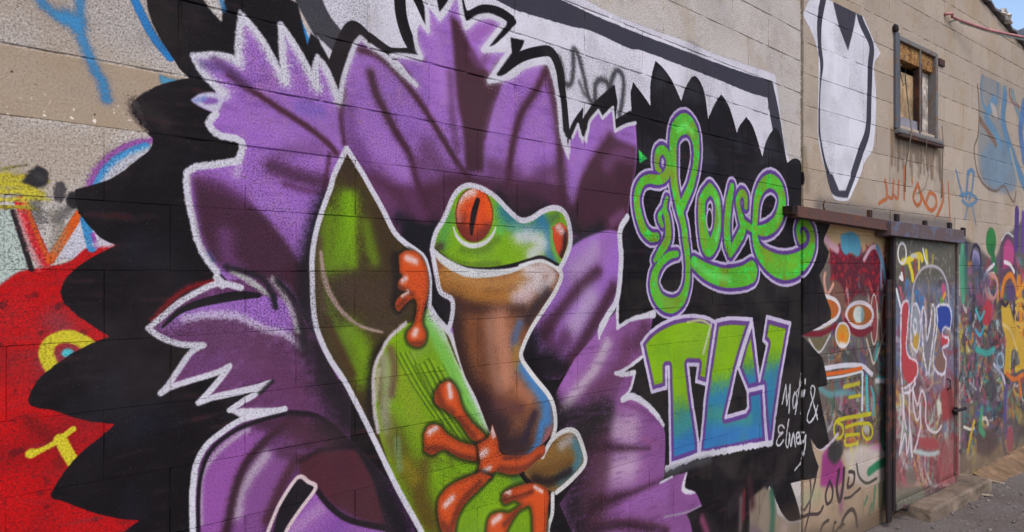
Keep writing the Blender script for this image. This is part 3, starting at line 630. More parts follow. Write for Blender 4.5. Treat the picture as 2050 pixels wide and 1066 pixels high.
    halo(C, '1086,915! 1106,880 1134,862 1154,867 1167,897 1172,923 1161,943 1134,970 1114,986', 9, col=(214, 208, 204), soft=1.6, speck=.1)
    halo(C, '1106,990! 1105,1030 1097,1060 1098,1120', 9, col=(214, 208, 204), soft=2, speck=.1)
    # ---- orange hands and feet
    O2, OD, OH = (206, 78, 28), (112, 46, 26), (224, 200, 200)
    def limb(s, dark, light):
        b = path(s, True, True)
        C.stroke(np.vstack([b, b[:1]]), 13, (30, 24, 16), soft=6, a=.7, clip=np.clip(ML + MF, 0, 1))
        C.fill(s, O2, soft=1.5)
        m = C.mask(s)
        C.stroke(np.vstack([b, b[:1]]), 8, (130, 54, 26), soft=9, a=.75, clip=m)
        for q, w in dark: C.spray(q, w, OD, .85, clip=m)
        for q, w in light: C.spray(q, w, OH, .85, clip=m)
    limb('799,512! 812,503 832,504 848,522 856,545 858,572 855,597 846,632 845,650 852,668 848,688 834,694 818,686 815,668 828,650 835,618 830,598 812,608 798,624 791,610 800,594 818,583! 800,580 797,566 806,554 800,546!', [('800,575 815,585 825,590', 5), ('820,690 845,688', 6), ('798,615 812,600', 5)], [('815,517 832,524', 6), ('806,563 812,558', 5), ('806,592 816,585', 4), ('830,670 832,664', 6)])
    limb('882,770! 899,764 915,783 925,817 945,847 972,875 966,890! 942,877 919,843 895,823 872,808 870,787!', [('876,785 885,812 905,828', 8), ('920,840 950,875', 6)], [('899,772 902,795', 5)])
    limb('849,870! 859,853 879,853 895,870 925,887 962,895! 962,925! 922,917 889,900 865,911 850,903!', [('856,900 880,900 920,915 955,922', 7)], [('860,866 872,858', 6)])
    limb('956,890! 978,876 985,850! 995,880 1005,910 1051,912 1074,897 1090,890! 1090,910 1072,925 1051,943 1024,950 992,944 980,956! 955,952! 962,925!', [('1000,940 1050,938 1080,915', 6), ('1010,918 1040,915', 4)], [('985,858 988,872', 5), ('962,912 972,905', 7), ('968,945 980,938', 5)])
    limb('962,946! 912,967 886,987 876,1010 879,1043 889,1070 909,1066! 915,1037 932,1007 962,977 984,955!', [('905,1050 925,1005 960,968', 7), ('885,1050 900,1066', 8)], [('892,1012 905,998', 6)])
    limb('972,1100! 978,1040 999,1027 1020,1028 1045,1010! 1030,1000! 1010,1008 1006,992 1018,982 1044,972 1067,968 1091,977 1099,993 1096,1027 1088,1120! 1067,1120! 1066,1030 1058,1012! 1037,1024 1015,1060 1005,1100!', [('1010,1000 1040,995 1065,985', 5), ('1010,1050 1040,1020', 6), ('1010,1000 1014,1006', 7)], [('1014,984 1020,986', 5), ('988,1045 1000,1036', 6), ('1070,975 1085,985', 3)])
    love_tlv(C)
    C.stroke('897,660 880,645', 5, WHT, soft=3, a=.5)

def scribble(C, rs, x0, x1, y0, y1, n, cols, w=(2, 6), ln=(15, 60), a=.85, vert=.5):
    for i in range(n):
        x, y = rs.uniform(x0, x1), rs.uniform(y0, y1)
        L = rs.uniform(*ln)
        an = math.pi / 2 + rs.randn() * .35 if rs.rand() < vert else rs.uniform(0, math.pi)
        b = rs.randn() * .6
        pts = []
        for q in range(5):
            pts.append('%.1f,%.1f' % (min(max(x, x0 - 6), x1 + 6), min(max(y, y0 - 6), y1 + 6)))
            x += math.cos(an) * L / 4 * .55; y += math.sin(an) * L / 4
            an += b * .6
        c = cols[rs.randint(len(cols))]
        C.stroke(' '.join(pts), rs.uniform(*w), c, soft=2.2, a=a * rs.uniform(.45, 1), rough=.8, speck=.25)

MESS = [(182, 58, 62), (206, 124, 50), (184, 160, 70), (70, 112, 84), (70, 136, 138), (72, 84, 138), (100, 72, 120), (160, 90, 130), (188, 180, 176), (64, 56, 58), (46, 42, 46), (128, 80, 66), (120, 132, 116), (86, 62, 68), (70, 62, 62), (56, 52, 58)]

def paint_right(C):
    rs = np.random.RandomState(7)
    spear(C)
    for i in range(34):
        x = 1786 + i * 3.0 + rs.uniform(-1, 1); L = rs.uniform(18, 75)
        C.spray('%.1f,%.1f %.1f,%.1f' % (x, 262 + (x - 1786) * .3, x + rs.uniform(-1, 1), 265 + (x - 1786) * .3 + L), rs.uniform(2, 4), ((132, 96, 58), (110, 88, 66), (96, 74, 54))[i % 3], rs.uniform(.2, .5), speck=.2)
    C.spray('1912,-10 1914,30 1912,62', 6, (92, 84, 84), .6); C.spray('1930,0 1975,20 2020,70', 22, (112, 104, 104), .35); C.spray('1640,412 1720,425 1800,438 1900,452', 9, (104, 98, 98), .5); C.spray('1610,300 1616,380', 6, (150, 130, 100), .4)
    # tags high on the wall
    BL = (84, 134, 172)
    S1 = '1975,160 1985,140 2000,150 2003,185 1998,225 1990,235 1985,215 1980,190! 1972,215 1978,245 2000,275 2012,300 2008,330 1990,345 1975,330 1968,300'
    C.fill('1962,170! 1980,130 1998,140 2005,190 2000,228 2014,262 2024,320 2010,372 1985,378 1962,350 1958,290 1962,240!', (140, 148, 154), soft=4, a=.5); C.ring(1981, 178, 17, 46, 4, (86, 130, 164), soft=2, a=.7); C.stroke('1990,200 1975,235 1990,262 2004,290', 12, (92, 138, 172), soft=3, a=.7); C.fill('1982,205! 1992,212 1998,238 1988,232!', (182, 166, 154), soft=2, a=.8)
    C.fill('1964,310! 1990,280 2030,300 2034,375 2000,385 1968,360!', (112, 142, 166), soft=6, a=.55)
    C.stroke('2010,180 2016,160 2024,170 2030,200 2040,230 2052,250', 9, (120, 150, 160), soft=3, a=.7); C.stroke('2012,190 2008,240 2020,290 2034,330 2050,370', 14, BL, soft=4, a=.75); C.stroke('2050,210 2043,260 2050,320', 14, (80, 124, 176), soft=3, a=.8)
    C.stroke('1957,170 1960,220 1958,270 1950,300 1958,350 1975,375 1994,383 2010,372 2022,395 2030,405 2034,385', 3, (120, 96, 84), soft=1.5, a=.8)
    C.stroke('1962,240 1985,275 1994,290', 7, (132, 96, 74), soft=2, a=.8); C.stroke('2024,150 2022,195 2040,215', 5, (150, 110, 100), soft=2, a=.7); C.stroke('2023,300 2035,350 2046,400', 6, (176, 160, 140), soft=2, a=.8)
    OR = (196, 104, 46)
    for s, w in (('1760,408 1768,402 1775,398 1775,380 1772,362', 5), ('1776,392 1786,398 1789,362', 4), ('1790,392 1797,398 1799,362', 4), ('1811,335 1810,400', 4), ('1838,368 1828,395 1836,412 1844,400 1838,370 1848,400 1858,418', 5), ('1860,388 1854,408 1864,422 1874,412 1872,392 1862,386', 5), ('1886,362 1888,400 1876,432', 5), ('1898,366 1902,440', 3), ('1826,358 1826,366', 4)):
        C.stroke(s, w, OR, soft=2, a=.85, speck=.2)
    for s, w in (('1914,342 1922,375 1928,395', 4), ('1938,345 1934,395', 6), ('1950,345 1946,380 1940,400', 4), ('1922,392 1940,388 1956,400 1940,412 1926,402', 4), ('1938,410 1932,440', 3), ('1946,410 1954,450', 3), ('1940,345 1945,340 1950,350', 5)):
        C.stroke(s, w, BL, soft=2, a=.75)
    # below the rail: base coats
    C.fill('1606,430! 1700,450! 1796,468! 1796,905! 1740,910! 1606,900!', (104, 92, 84), soft=2)
    C.fill('1650,440! 1790,466! 1790,560! 1750,500! 1660,520!', (182, 150, 110), soft=3)
    C.fill('1606,880! 1680,900 1796,880! 1796,1090! 1606,1110!', (176, 150, 124), soft=5)
    scribble(C, rs, 1655, 1790, 690, 880, 60, MESS, (8, 16), (20, 60), a=.55, vert=.8); scribble(C, rs, 1655, 1790, 690, 880, 110, MESS, (2, 7), (15, 60), a=.7, vert=.75)
    scribble(C, rs, 1655, 1788, 600, 700, 50, MESS, (6, 14), (15, 50), a=.55, vert=.8); scribble(C, rs, 1655, 1788, 590, 700, 60, MESS, (2, 6), (12, 50), a=.7, vert=.8)
    C.fill('1660,490! 1690,500 1720,515 1750,490 1775,540 1772,600 1720,590 1700,605 1668,600 1664,560!', (92, 28, 44), soft=4)
    C.mottle(C.mask('1660,480! 1780,480! 1780,620! 1660,620!') * (C.rgb[..., 0] < 130), (170, 30, 44), .8, 'mid', .3, .8); scribble(C, rs, 1664, 1775, 488, 530, 26, [(120, 24, 44), (150, 40, 60), (92, 28, 44)], (3, 7), (12, 30), a=.9, vert=1.)
    C.fill('1683,472! 1702,464 1718,474 1724,500 1716,515 1704,505 1694,512 1684,500!', (84, 148, 172), soft=2)
    C.stroke('1652,478 1662,490 1676,500', 12, (196, 150, 160), soft=4); C.stroke('1730,520 1745,496 1760,500 1768,530', 7, (196, 160, 170), soft=2)
    C.stroke('1756,496 1768,530 1775,575 1780,610', 9, (106, 140, 166), soft=3); C.stroke('1764,520 1764,580', 5, (110, 140, 166), soft=3)
    scribble(C, rs, 1680, 1780, 550, 640, 34, [(150, 40, 44), (200, 70, 60), (110, 120, 130), (196, 180, 176), (90, 60, 60)], (3, 7), (15, 50), vert=.8)
    C.fill('1664,560! 1680,566 1690,590 1690,615! 1668,610!', (120, 84, 70), soft=3)
    C.stroke('1652,548 1650,562 1656,590 1668,570', 6, (206, 150, 130), soft=2)
    for x in (1750, 1771):
        C.fill(C.ell(x, 640, 6, 46), (150, 62, 66), soft=2, a=.8); C.ring(x, 640, 7, 50, 3, (190, 176, 166), soft=1.2)
    # skull eyes, nose, teeth
    C.fill('1655,598! 1676,606 1682,622 1670,640 1660,640!', (176, 92, 34), soft=1.5); C.stroke('1653,594 1672,601 1681,618 1676,635 1662,646', 6, (214, 204, 206), soft=1.4)
    C.fill('1614,657! 1626,642 1648,634 1662,642! 1640,656!', (196, 120, 50), soft=1.5); C.stroke('1613,658 1640,656 1664,644', 7, (216, 206, 206), soft=1.3); C.stroke('1612,668 1645,668 1674,652', 8, (120, 24, 40), soft=2)
    C.fill('1616,676! 1645,678 1662,668! 1640,706!', (110, 100, 70), soft=2); C.stroke('1620,680 1640,706 1662,672', 4, (196, 186, 180), soft=1.5)
    C.fill(C.ell(1721, 632, 27, 25), (166, 90, 36), soft=1.5); C.fill(C.ell(1719, 630, 11, 17), (206, 214, 208), soft=2); C.spray('1727,622 1727,640', 4, (96, 140, 150), .8)
    C.ring(1721, 631, 27, 25, 6, (212, 200, 206), soft=1.4); C.stroke('1692,640,6 1706,662,9 1726,668,10 1746,658,7', 1, (120, 26, 44), soft=2)
    C.fill(C.ell(1687, 673, 13, 24), (200, 140, 40), soft=2); C.spray('1686,675 1688,690', 6, (226, 110, 20), .8); C.ring(1687, 671, 14, 24, 4, (206, 196, 196), soft=1.3); C.spray('1683,690 1691,692', 4, (220, 214, 214), .9)
    C.stroke('1735,680 1742,705 1749,728 1760,700 1774,655', 4, (190, 176, 160), soft=1.5); C.stroke('1758,690 1752,720', 6, (70, 150, 150), soft=3)
    C.stroke('1651,738 1690,732 1725,733 1740,745 1746,750', 7, (206, 200, 208), soft=1.4); C.stroke('1653,750 1690,745 1724,738', 6, (206, 96, 36), soft=1.4); C.stroke('1655,758 1690,753 1726,744', 3.5, (206, 204, 206), soft=1.2)
    C.stroke('1727,748 1726,820', 6, (196, 206, 210), soft=1.4); C.stroke('1735,755 1737,825', 7, (74, 176, 176), soft=1.6); C.stroke('1744,775 1750,800 1748,830', 5, (70, 160, 160), soft=2)
    C.stroke('1776,680 1778,720 1776,756 1758,757', 5, (70, 170, 176), soft=1.6); C.stroke('1783,680 1781,757 1762,762', 3.5, (206, 200, 200), soft=1.2); C.fill('1752,758! 1778,758! 1778,768! 1752,768!', (206, 202, 204), soft=1.5); C.stroke('1786,690 1786,760', 6, (190, 180, 170), soft=2, a=.6)
    C.stroke('1640,776 1660,790 1690,786 1710,790', 9, (96, 156, 160), soft=4, a=.7); C.stroke('1690,775 1720,768', 6, (180, 170, 50), soft=2); C.stroke('1700,796 1722,792', 5, (190, 180, 40), soft=2)
    YE = (188, 176, 40)
    for s, w in (('1673,845 1690,838 1715,834 1743,829', 6), ('1680,838 1670,852 1671,872 1680,878 1688,868 1686,852 1678,848', 4.5), ('1693,856 1715,849 1738,848', 5), ('1693,872 1720,870', 5), ('1693,874 1693,892 1717,888', 5), ('1717,888 1714,905', 5), ('1704,900 1706,920 1702,935 1706,945', 8)):
        C.stroke(s, w, YE, soft=1.5)
    C.ring(1737, 864, 10, 16, 4.5, YE, soft=1.4); C.fill(C.ell(1735, 860, 6, 9), (170, 164, 150), soft=2)
    C.fill('1646,912! 1660,895 1676,905! 1690,940 1680,972 1642,975!', (150, 58, 118), soft=4); C.spray('1684,985 1684,1020', 6, (140, 76, 120), .6)
    C.fill('1660,890! 1680,885 1688,905 1672,930 1656,915!', (60, 56, 54), soft=4); C.stroke('1632,890 1646,900 1665,885 1676,870', 5, (200, 180, 190), soft=2); C.fill('1742,895! 1790,878! 1790,895! 1745,908!', (176, 112, 150), soft=3)
    C.fill('1690,905! 1720,890! 1790,905! 1795,960! 1730,975! 1700,960!', (196, 184, 178), soft=6, a=.8)
    GR = (46, 122, 84)
    C.stroke('1740,945 1760,930 1775,925', 12, GR, soft=3); C.ring(1780, 880, 14, 24, 7, GR, soft=2); C.spray('1781,880 1782,890', 7, (110, 50, 60), .7)
    for s in ('1731,1010 1736,995', '1750,1000 1752,975 1748,1020', '1760,970 1760,1015', '1770,965 1768,1010', '1740,1030 1745,1010'): C.stroke(s, 5, GR, soft=2, a=.8)
    C.spray('1775,945 1782,948', 7, (180, 110, 84), .6)
    C.stroke('1715,930 1720,955 1735,968 1755,958', 4, (70, 70, 60), soft=1.5)
    black_right(C)
    C.mottle(C.mask('1600,430! 1665,440! 1665,960! 1600,960!'), (38, 33, 29), .8, 'big', -.9, .7, True)
    # black handwriting low on the wall
    INK = (50, 40, 44)
    for s, w in (('1611,1021 1623,998 1631,966 1634,950', 4.5), ('1621,952 1623,983 1620,1027 1612,1062 1608,1090', 4), ('1597,1075 1601,1044 1618,1031 1639,1029 1648,1015', 5), ('1661,964 1653,990 1656,1010 1665,1001 1667,980 1661,964', 5), ('1680,942 1675,976 1681,1004 1687,976 1690,939', 7),
                 ('1699,958 1697,976 1708,969 1710,947 1700,945', 5), ('1691,998 1702,996 1713,986 1722,978', 4), ('1640,1072 1648,1050 1659,1042', 5), ('1666,1075 1670,1050 1674,1046', 4), ('1683,1056 1691,1034 1705,1020 1713,1031 1716,1054', 6), ('1662,1080 1680,1056 1690,1050', 4)):
        C.stroke(s, w, INK, soft=1.4, a=.9)
    C.spray('1600,1000 1640,990', 10, (150, 160, 120), .5); C.spray('1745,1045 1770,1030 1790,1030', 16, (120, 96, 72), .5)
    C.fill('1606,1062! 1700,1052! 1795,1012! 1795,1100! 1606,1130!', (110, 92, 76), soft=10, a=.6)
    # ---- beyond the door
    C.fill('1924,470! 1960,500 1990,520 2012,480 2070,420! 2300,350! 2300,900! 2070,925! 1924,958!', (96, 88, 88), soft=4, a=.92)
    scribble(C, rs, 1925, 2052, 500, 900, 110, MESS, (10, 18), (10, 40), a=.6, vert=.7)
    scribble(C, rs, 1925, 2052, 520, 900, 420, MESS, (2, 7), (10, 45), a=.8, vert=.75)
    scribble(C, rs, 2052, 2290, 480, 850, 260, MESS, (2, 7), (12, 60), vert=.65)
    scribble(C, rs, 1925, 2052, 640, 800, 90, [(50, 44, 50), (196, 186, 186), (190, 80, 90), (70, 150, 150), (60, 48, 60)], (1.5, 4), (8, 30), vert=.6)
    C.fill('1925,905! 2060,880! 2060,938! 1925,965!', (140, 116, 92), soft=6, a=.8); scribble(C, rs, 1930, 2040, 890, 945, 26, [(150, 140, 60), (120, 90, 70), (176, 160, 130)], (3, 8), (10, 35), a=.7)
    C.stroke('1927,490,10 1926,540,16 1928,600,12', 1, (84, 150, 120), soft=2); C.stroke('1935,490 1934,560', 7, (44, 66, 90), soft=2); C.stroke('1943,520 1950,492 1960,498 1964,530', 5, (50, 44, 66), soft=1.5); C.fill('1948,500! 1958,505 1962,530 1954,540 1946,520!', (150, 140, 176), soft=2)
    C.fill(C.ell(1984, 484, 10, 28), (46, 120, 60), soft=1.5); C.stroke('1986,500 1992,540', 12, (44, 110, 66), soft=2)
    C.fill('2000,570! 2004,490 2016,468 2030,490 2036,560!', (92, 64, 84), soft=2); C.fill('2008,540! 2010,492 2020,480 2030,500 2028,530!', (176, 70, 120), soft=3); C.stroke('2005,482 2016,466 2028,474', 3, (190, 186, 186), soft=1.4)
    C.stroke('2036,425 2034,495', 14, (84, 56, 120), soft=2); C.stroke('2048,430 2047,500', 9, (100, 66, 140), soft=2)
    C.stroke('1970,560 1975,545 1990,530', 5, (214, 206, 206), soft=1.3); C.stroke('1970,552 1990,548', 4, (206, 200, 196), soft=1.3); C.stroke('2011,525 2022,530 2030,545', 5, (216, 208, 206), soft=1.3)
    C.stroke('2005,590 2012,560 2025,552 2034,580', 8, (214, 124, 40), soft=2); C.stroke('1985,550 1996,560 1998,600', 5, (206, 140, 70), soft=2); C.ring(1985, 575, 12, 24, 5, (190, 130, 130), soft=2); C.fill(C.ell(2024, 585, 9, 18), (90, 70, 110), soft=2)
    C.stroke('2040,560 2044,640 2046,690', 12, (214, 130, 40), soft=3); C.spray('1930,520 1934,580', 8, (60, 118, 90), .7); C.spray('1952,528 1975,560', 10, (48, 54, 84), .7); C.spray('1960,598 1988,618', 8, (150, 60, 80), .6); C.spray('1975,690 1990,800', 10, (70, 60, 74), .5); C.fill('2004,614! 2018,603 2028,636 2042,668 2056,690 2056,738! 2044,738 2037,706 2026,702 2021,746! 2011,746 2015,690 2006,652!', (196, 156, 54), soft=2); C.stroke('2034,606 2046,600 2054,622 2048,650 2036,646 2032,624 2038,612', 5, (204, 164, 70), soft=1.5); C.stroke('2004,604 2012,612 2018,606', 5, (60, 44, 60), soft=1.5); C.stroke('2008,650 2022,662 2036,700', 4, (206, 176, 110), soft=1.5); C.stroke('2030,620 2036,640', 5, (70, 50, 66), soft=1.5); C.stroke('2012,745 2030,760 2048,750', 6, (206, 110, 50), soft=2); C.stroke('2036,590 2050,570', 7, (220, 150, 50), soft=2); C.ring(2042, 640, 9, 22, 4, (206, 160, 60), soft=1.5)
    C.stroke('2015,690 2012,745', 5, (200, 160, 50), soft=1.5); C.stroke('2022,700 2022,745', 5, (196, 170, 60), soft=1.5); C.stroke('2034,740 2046,730 2048,700', 8, (200, 160, 50), soft=2)
    C.fill('1966,620! 1978,600 1986,620 1980,650 1968,650!', (176, 56, 66), soft=2); C.stroke('1954,620 1962,640 1970,625', 5, (70, 160, 170), soft=1.5); C.stroke('1953,660 1962,672 1970,655', 5, (70, 150, 176), soft=1.5); C.stroke('1955,700 1975,708 1990,700', 8, (66, 150, 140), soft=3); C.stroke('1990,730 2006,750 2012,770', 5, (210, 190, 206), soft=1.5); C.ring(2003, 722, 7, 14, 3, (170, 200, 206), soft=1.3)
    C.stroke('2040,755 2044,790', 6, (214, 110, 40), soft=2); C.stroke('2014,775 2012,850 2022,890', 9, (90, 80, 130), soft=3); C.ring(2022, 880, 14, 36, 7, (96, 84, 84), soft=2); C.fill(C.ell(2022, 880, 7, 26), (166, 74, 92), soft=3)
    C.stroke('1930,855 1942,860 1950,858', 4, (204, 196, 180), soft=1.3); C.stroke('1962,840 1974,838 1978,850', 5, (196, 180, 160), soft=1.5); C.fill('1955,870! 1985,860 1996,890 1975,915 1955,905!', (84, 66, 66), soft=5); C.stroke('1950,845 1942,880 1938,905', 6, (196, 160, 50), soft=1.5); C.stroke('1966,820 1962,855 1970,870', 9, (70, 140, 100), soft=3)
    C.fill('1990,700! 2010,700! 2006,760! 1992,750!', (96, 120, 140), soft=4, a=.5)
    love_tlv(C)

def paint_door(C):
    rs = np.random.RandomState(11)
    C.fill('1780,440! 1945,470! 1945,1000! 1780,1060!', (88, 76, 74), soft=2)
    C.fill('1780,440! 1945,470! 1945,560! 1780,580!', (86, 82, 72), soft=6)
    C.fill('1780,570! 1945,560! 1945,760! 1780,780!', (96, 100, 116), soft=10)
    C.fill('1780,760! 1945,750! 1945,960! 1780,990!', (120, 82, 80), soft=12); C.mottle(C.mask('1780,440! 1945,470! 1945,1000! 1780,1060!'), (176, 150, 146), .5, 'mid', .6, .6); C.mottle(C.mask('1780,560! 1945,560! 1945,1000! 1780,1060!'), (60, 44, 48), .6, 'big', .4, .7)
    scribble(C, rs, 1805, 1922, 590, 800, 120, [(150, 60, 62), (110, 120, 150), (176, 160, 120), (190, 180, 180), (90, 100, 140), (180, 140, 60), (110, 80, 90)], (3, 7), (25, 80), a=.7, vert=.9)
    scribble(C, rs, 1805, 1922, 780, 960, 110, [(150, 60, 66), (110, 130, 120), (180, 150, 140), (170, 190, 180), (140, 84, 100), (110, 140, 110)], (3, 8), (25, 80), a=.65, vert=.9)
    scribble(C, rs, 1805, 1922, 490, 560, 14, [(96, 88, 76), (120, 100, 84), (76, 70, 66)], (4, 9), (20, 50), a=.5, vert=.9)
    C.fill('1880,720! 1918,715! 1918,780! 1885,790!', (130, 96, 110), soft=8, a=.5)
    for s, w, c in (('1818,525 1832,520 1840,515 1852,512 1856,520', 9, (206, 184, 40)), ('1830,525 1836,545 1838,560', 8, (206, 184, 44)), ('1850,512 1850,540', 6, (200, 178, 50)), ('1864,505 1866,530', 8, (190, 176, 40)), ('1842,515 1843,560', 5, (150, 60, 56)), ('1878,512 1876,530', 4, (160, 150, 60)),
                    ('1818,540 1820,560', 8, (120, 50, 50)), ('1826,565 1832,620', 9, (70, 110, 150)), ('1846,590 1850,620 1856,600', 12, (60, 110, 160)), ('1862,600 1865,650', 6, (150, 130, 140)), ('1897,575 1898,590', 10, (190, 70, 110)), ('1900,588 1896,600', 5, (210, 150, 50)), ('1893,600 1896,615', 8, (100, 140, 60))):
        C.stroke(s, w, c, soft=2.2)
    C.ring(1817, 508, 8, 20, 4, (206, 200, 196), soft=1.3); C.stroke('1858,500 1862,520 1866,528', 4, (206, 204, 200), soft=1.3); C.fill(C.ell(1840, 513, 7, 5), (180, 176, 168), soft=1.5); C.stroke('1816,548 1818,560 1813,555', 5, (214, 210, 208), soft=1.3); C.stroke('1806,580 1812,605 1816,620', 5, (206, 204, 206), soft=1.5); C.stroke('1812,575 1818,600', 4, (190, 60, 66), soft=1.5)
    C.stroke('1836,620 1840,570 1855,540 1876,533 1895,545 1906,580 1908,640', 4, (166, 156, 160), soft=2)
    scribble(C, rs, 1806, 1920, 560, 960, 120, [(176, 90, 96), (190, 176, 176), (120, 50, 56), (96, 110, 130), (150, 150, 140), (190, 150, 70), (110, 90, 110), (160, 110, 120)], (2, 6), (30, 110), a=.6, vert=1.)
    # bubble letters L O V E
    WL = (208, 200, 208)
    C.fill('1816,640! 1816,612 1824,602 1830,612 1828,660 1826,695 1834,716! 1846,720 1846,745 1836,768 1822,756 1816,730!', (168, 62, 66), soft=1.5)
    C.fill('1838,625! 1843,608 1850,620 1852,680 1845,705 1836,690!', (136, 140, 146), soft=2); C.fill('1842,660! 1850,670 1850,690 1843,704 1838,690!', (176, 140, 60), soft=3)
    C.fill('1858,618! 1862,660 1866,690 1872,640 1880,615! 1882,660 1872,740 1866,745 1860,700!', (120, 110, 110), soft=3, a=.7)
    C.fill('1884,614! 1905,612 1913,630 1912,655! 1898,655! 1893,668! 1885,650!', (44, 62, 140), soft=2); C.fill('1892,668! 1908,672 1906,688 1896,692!', (176, 60, 66), soft=2); C.fill('1880,720! 1896,700 1903,720 1898,745 1884,740!', (120, 90, 80), soft=2)
    for s in ('1818,770 1815,730 1815,640 1817,612 1824,602 1831,612 1828,660 1826,695 1832,714 1845,722 1848,740 1842,758 1830,770 1820,775', '1845,702 1836,685 1836,630 1842,607 1850,618 1854,650 1851,690 1846,704', '1843,668 1840,650 1843,638 1847,652 1844,668', '1866,748 1860,712 1856,640 1858,614 1863,630 1866,680 1873,640 1876,610 1881,622 1880,660 1873,715 1868,750',
              '1880,740 1878,712 1886,650 1885,615 1896,610 1908,612 1914,632 1911,658 1903,654 1897,660 1897,672 1908,676 1908,690 1897,696 1900,712 1904,722 1900,746 1888,746 1880,735', '1816,775 1822,785 1834,780 1842,765'):
        C.stroke(s, 3.4, WL, soft=2.2, rough=.5, a=.92)
    # tall white strokes below
    for s in ('1818,775 1820,830 1824,855', '1820,790 1817,850 1812,900', '1832,770 1830,830 1834,900', '1838,775 1838,810 1844,838 1850,830 1851,805', '1838,780 1846,808 1854,780 1862,800 1862,840 1870,858 1884,862 1893,850', '1851,810 1852,850 1846,880 1840,900', '1812,905 1822,865 1826,905', '1828,900 1832,860 1836,910'):
        C.stroke(s, 4, (204, 190, 192), soft=2, a=.9)
    C.fill('1848,872! 1882,876 1886,895 1850,893!', (150, 72, 74), soft=3); C.stroke('1842,900 1870,906 1890,902', 6, (176, 196, 190), soft=3, a=.8); C.fill('1884,800! 1890,798 1894,820 1886,832!', (190, 186, 170), soft=3)
    C.fill('1893,780! 1915,775 1918,830 1895,842!', (150, 52, 50), soft=4, a=.8); C.fill('1892,880! 1920,870 1922,955 1880,965!', (140, 66, 66), soft=8, a=.6); C.fill('1825,945! 1834,930 1842,945 1842,965 1825,965!', (110, 100, 90), soft=3, a=.8)
    C.fill('1800,970! 1860,960! 1860,1000! 1800,1010!', (120, 124, 104), soft=8, a=.6); C.spray('1910,780 1914,830', 8, (60, 40, 40), .4)
    C.stroke('1803,480 1803,1010', 5, (70, 62, 58), soft=2, a=.7); C.stroke('1921,490 1919,960', 4, (76, 60, 56), soft=2, a=.8)
# ------------------------------------------------------------------ helpers
COL = scene.collection
def lin(c):
    return tuple(((v / 255) / 12.92 if v / 255 <= .04045 else ((v / 255 + .055) / 1.055) ** 2.4) for v in c) + (1.0,)
def obj(name, me, mat=None, parent=None):
    o = bpy.data.objects.new(name, me)
    COL.objects.link(o)
    if mat and me and not me.materials: me.materials.append(mat)
    if parent: o.parent = parent
    return o
def thing(name, label, cat, loc=(0, 0, 0), rz=0., group=None):
    o = bpy.data.objects.new(name, None)
    o.empty_display_size = .1
    COL.objects.link(o)
    o.location, o.rotation_euler = loc, (0, 0, rz)
    tag(o, label, cat, group)
    return o
def tag(o, label, cat, group=None):
    o['label'], o['category'] = label, cat
    o['kind'] = 'thing'
    if group: o['group'] = group
def mesh(verts, faces, name='mesh', smooth=False):
    me = bpy.data.meshes.new(name)
    me.from_pydata([tuple(v) for v in verts], [], faces)
    bm = bmesh.new(); bm.from_mesh(me)
    bmesh.ops.recalc_face_normals(bm, faces=bm.faces)
    bm.to_mesh(me); bm.free()
    if smooth:
        for p in me.polygons: p.use_smooth = True
    return me
def boxv(x0, x1, y0, y1, z0, z1):
    v = [(x, y, z) for z in (z0, z1) for y in (y0, y1) for x in (x0, x1)]
    f = [(0, 2, 3, 1), (4, 5, 7, 6), (0, 1, 5, 4), (2, 6, 7, 3), (0, 4, 6, 2), (1, 3, 7, 5)]
    return v, f
def bevel(me, w, seg=2):
    bm = bmesh.new(); bm.from_mesh(me)
    bmesh.ops.bevel(bm, geom=bm.edges[:], offset=w, segments=seg, affect='EDGES', profile=.6)
    bm.to_mesh(me); bm.free()
    return me
def box_mesh(x0, x1, y0, y1, z0, z1, bev=0., seg=2, cuts=0, wob=0., seed=0):
    me = mesh(*boxv(x0, x1, y0, y1, z0, z1))
    if cuts:
        bm = bmesh.new(); bm.from_mesh(me)
        bmesh.ops.subdivide_edges(bm, edges=[e for e in bm.edges if e.calc_length() > .1], cuts=cuts, use_grid_fill=True)
        rnd = random.Random(seed)
        if bev: bmesh.ops.bevel(bm, geom=[e for e in bm.edges if e.calc_face_angle(0) > .5], offset=bev, segments=seg, affect='EDGES', profile=.6)
        for v in bm.verts: v.co += Vector((rnd.uniform(-1, 1), rnd.uniform(-1, 1), rnd.uniform(-1, 1))) * wob
        bm.to_mesh(me); bm.free()
    elif bev: bevel(me, bev, seg)
    return me
def tube(pts, r, n=8, name='tube', taper=1.):
    pts = [Vector(p) for p in pts]
    V, F = [], []
    for i, p in enumerate(pts):
        d = (pts[min(i + 1, len(pts) - 1)] - pts[max(i - 1, 0)]).normalized()
        a = d.cross(Vector((0, 0, 1)))
        if a.length < .05: a = d.cross(Vector((1, 0, 0)))
        a.normalize(); b = d.cross(a)
        rr = r * (1 + (taper - 1) * i / (len(pts) - 1))
        for q in range(n):
            u = 2 * math.pi * q / n
            V.append(p + a * math.cos(u) * rr + b * math.sin(u) * rr)
    for i in range(len(pts) - 1):
        for q in range(n):
            F.append((i * n + q, i * n + (q + 1) % n, (i + 1) * n + (q + 1) % n, (i + 1) * n + q))
    F += [tuple(range(n))[::-1], tuple(range((len(pts) - 1) * n, len(pts) * n))]
    return mesh(V, F, name, True)

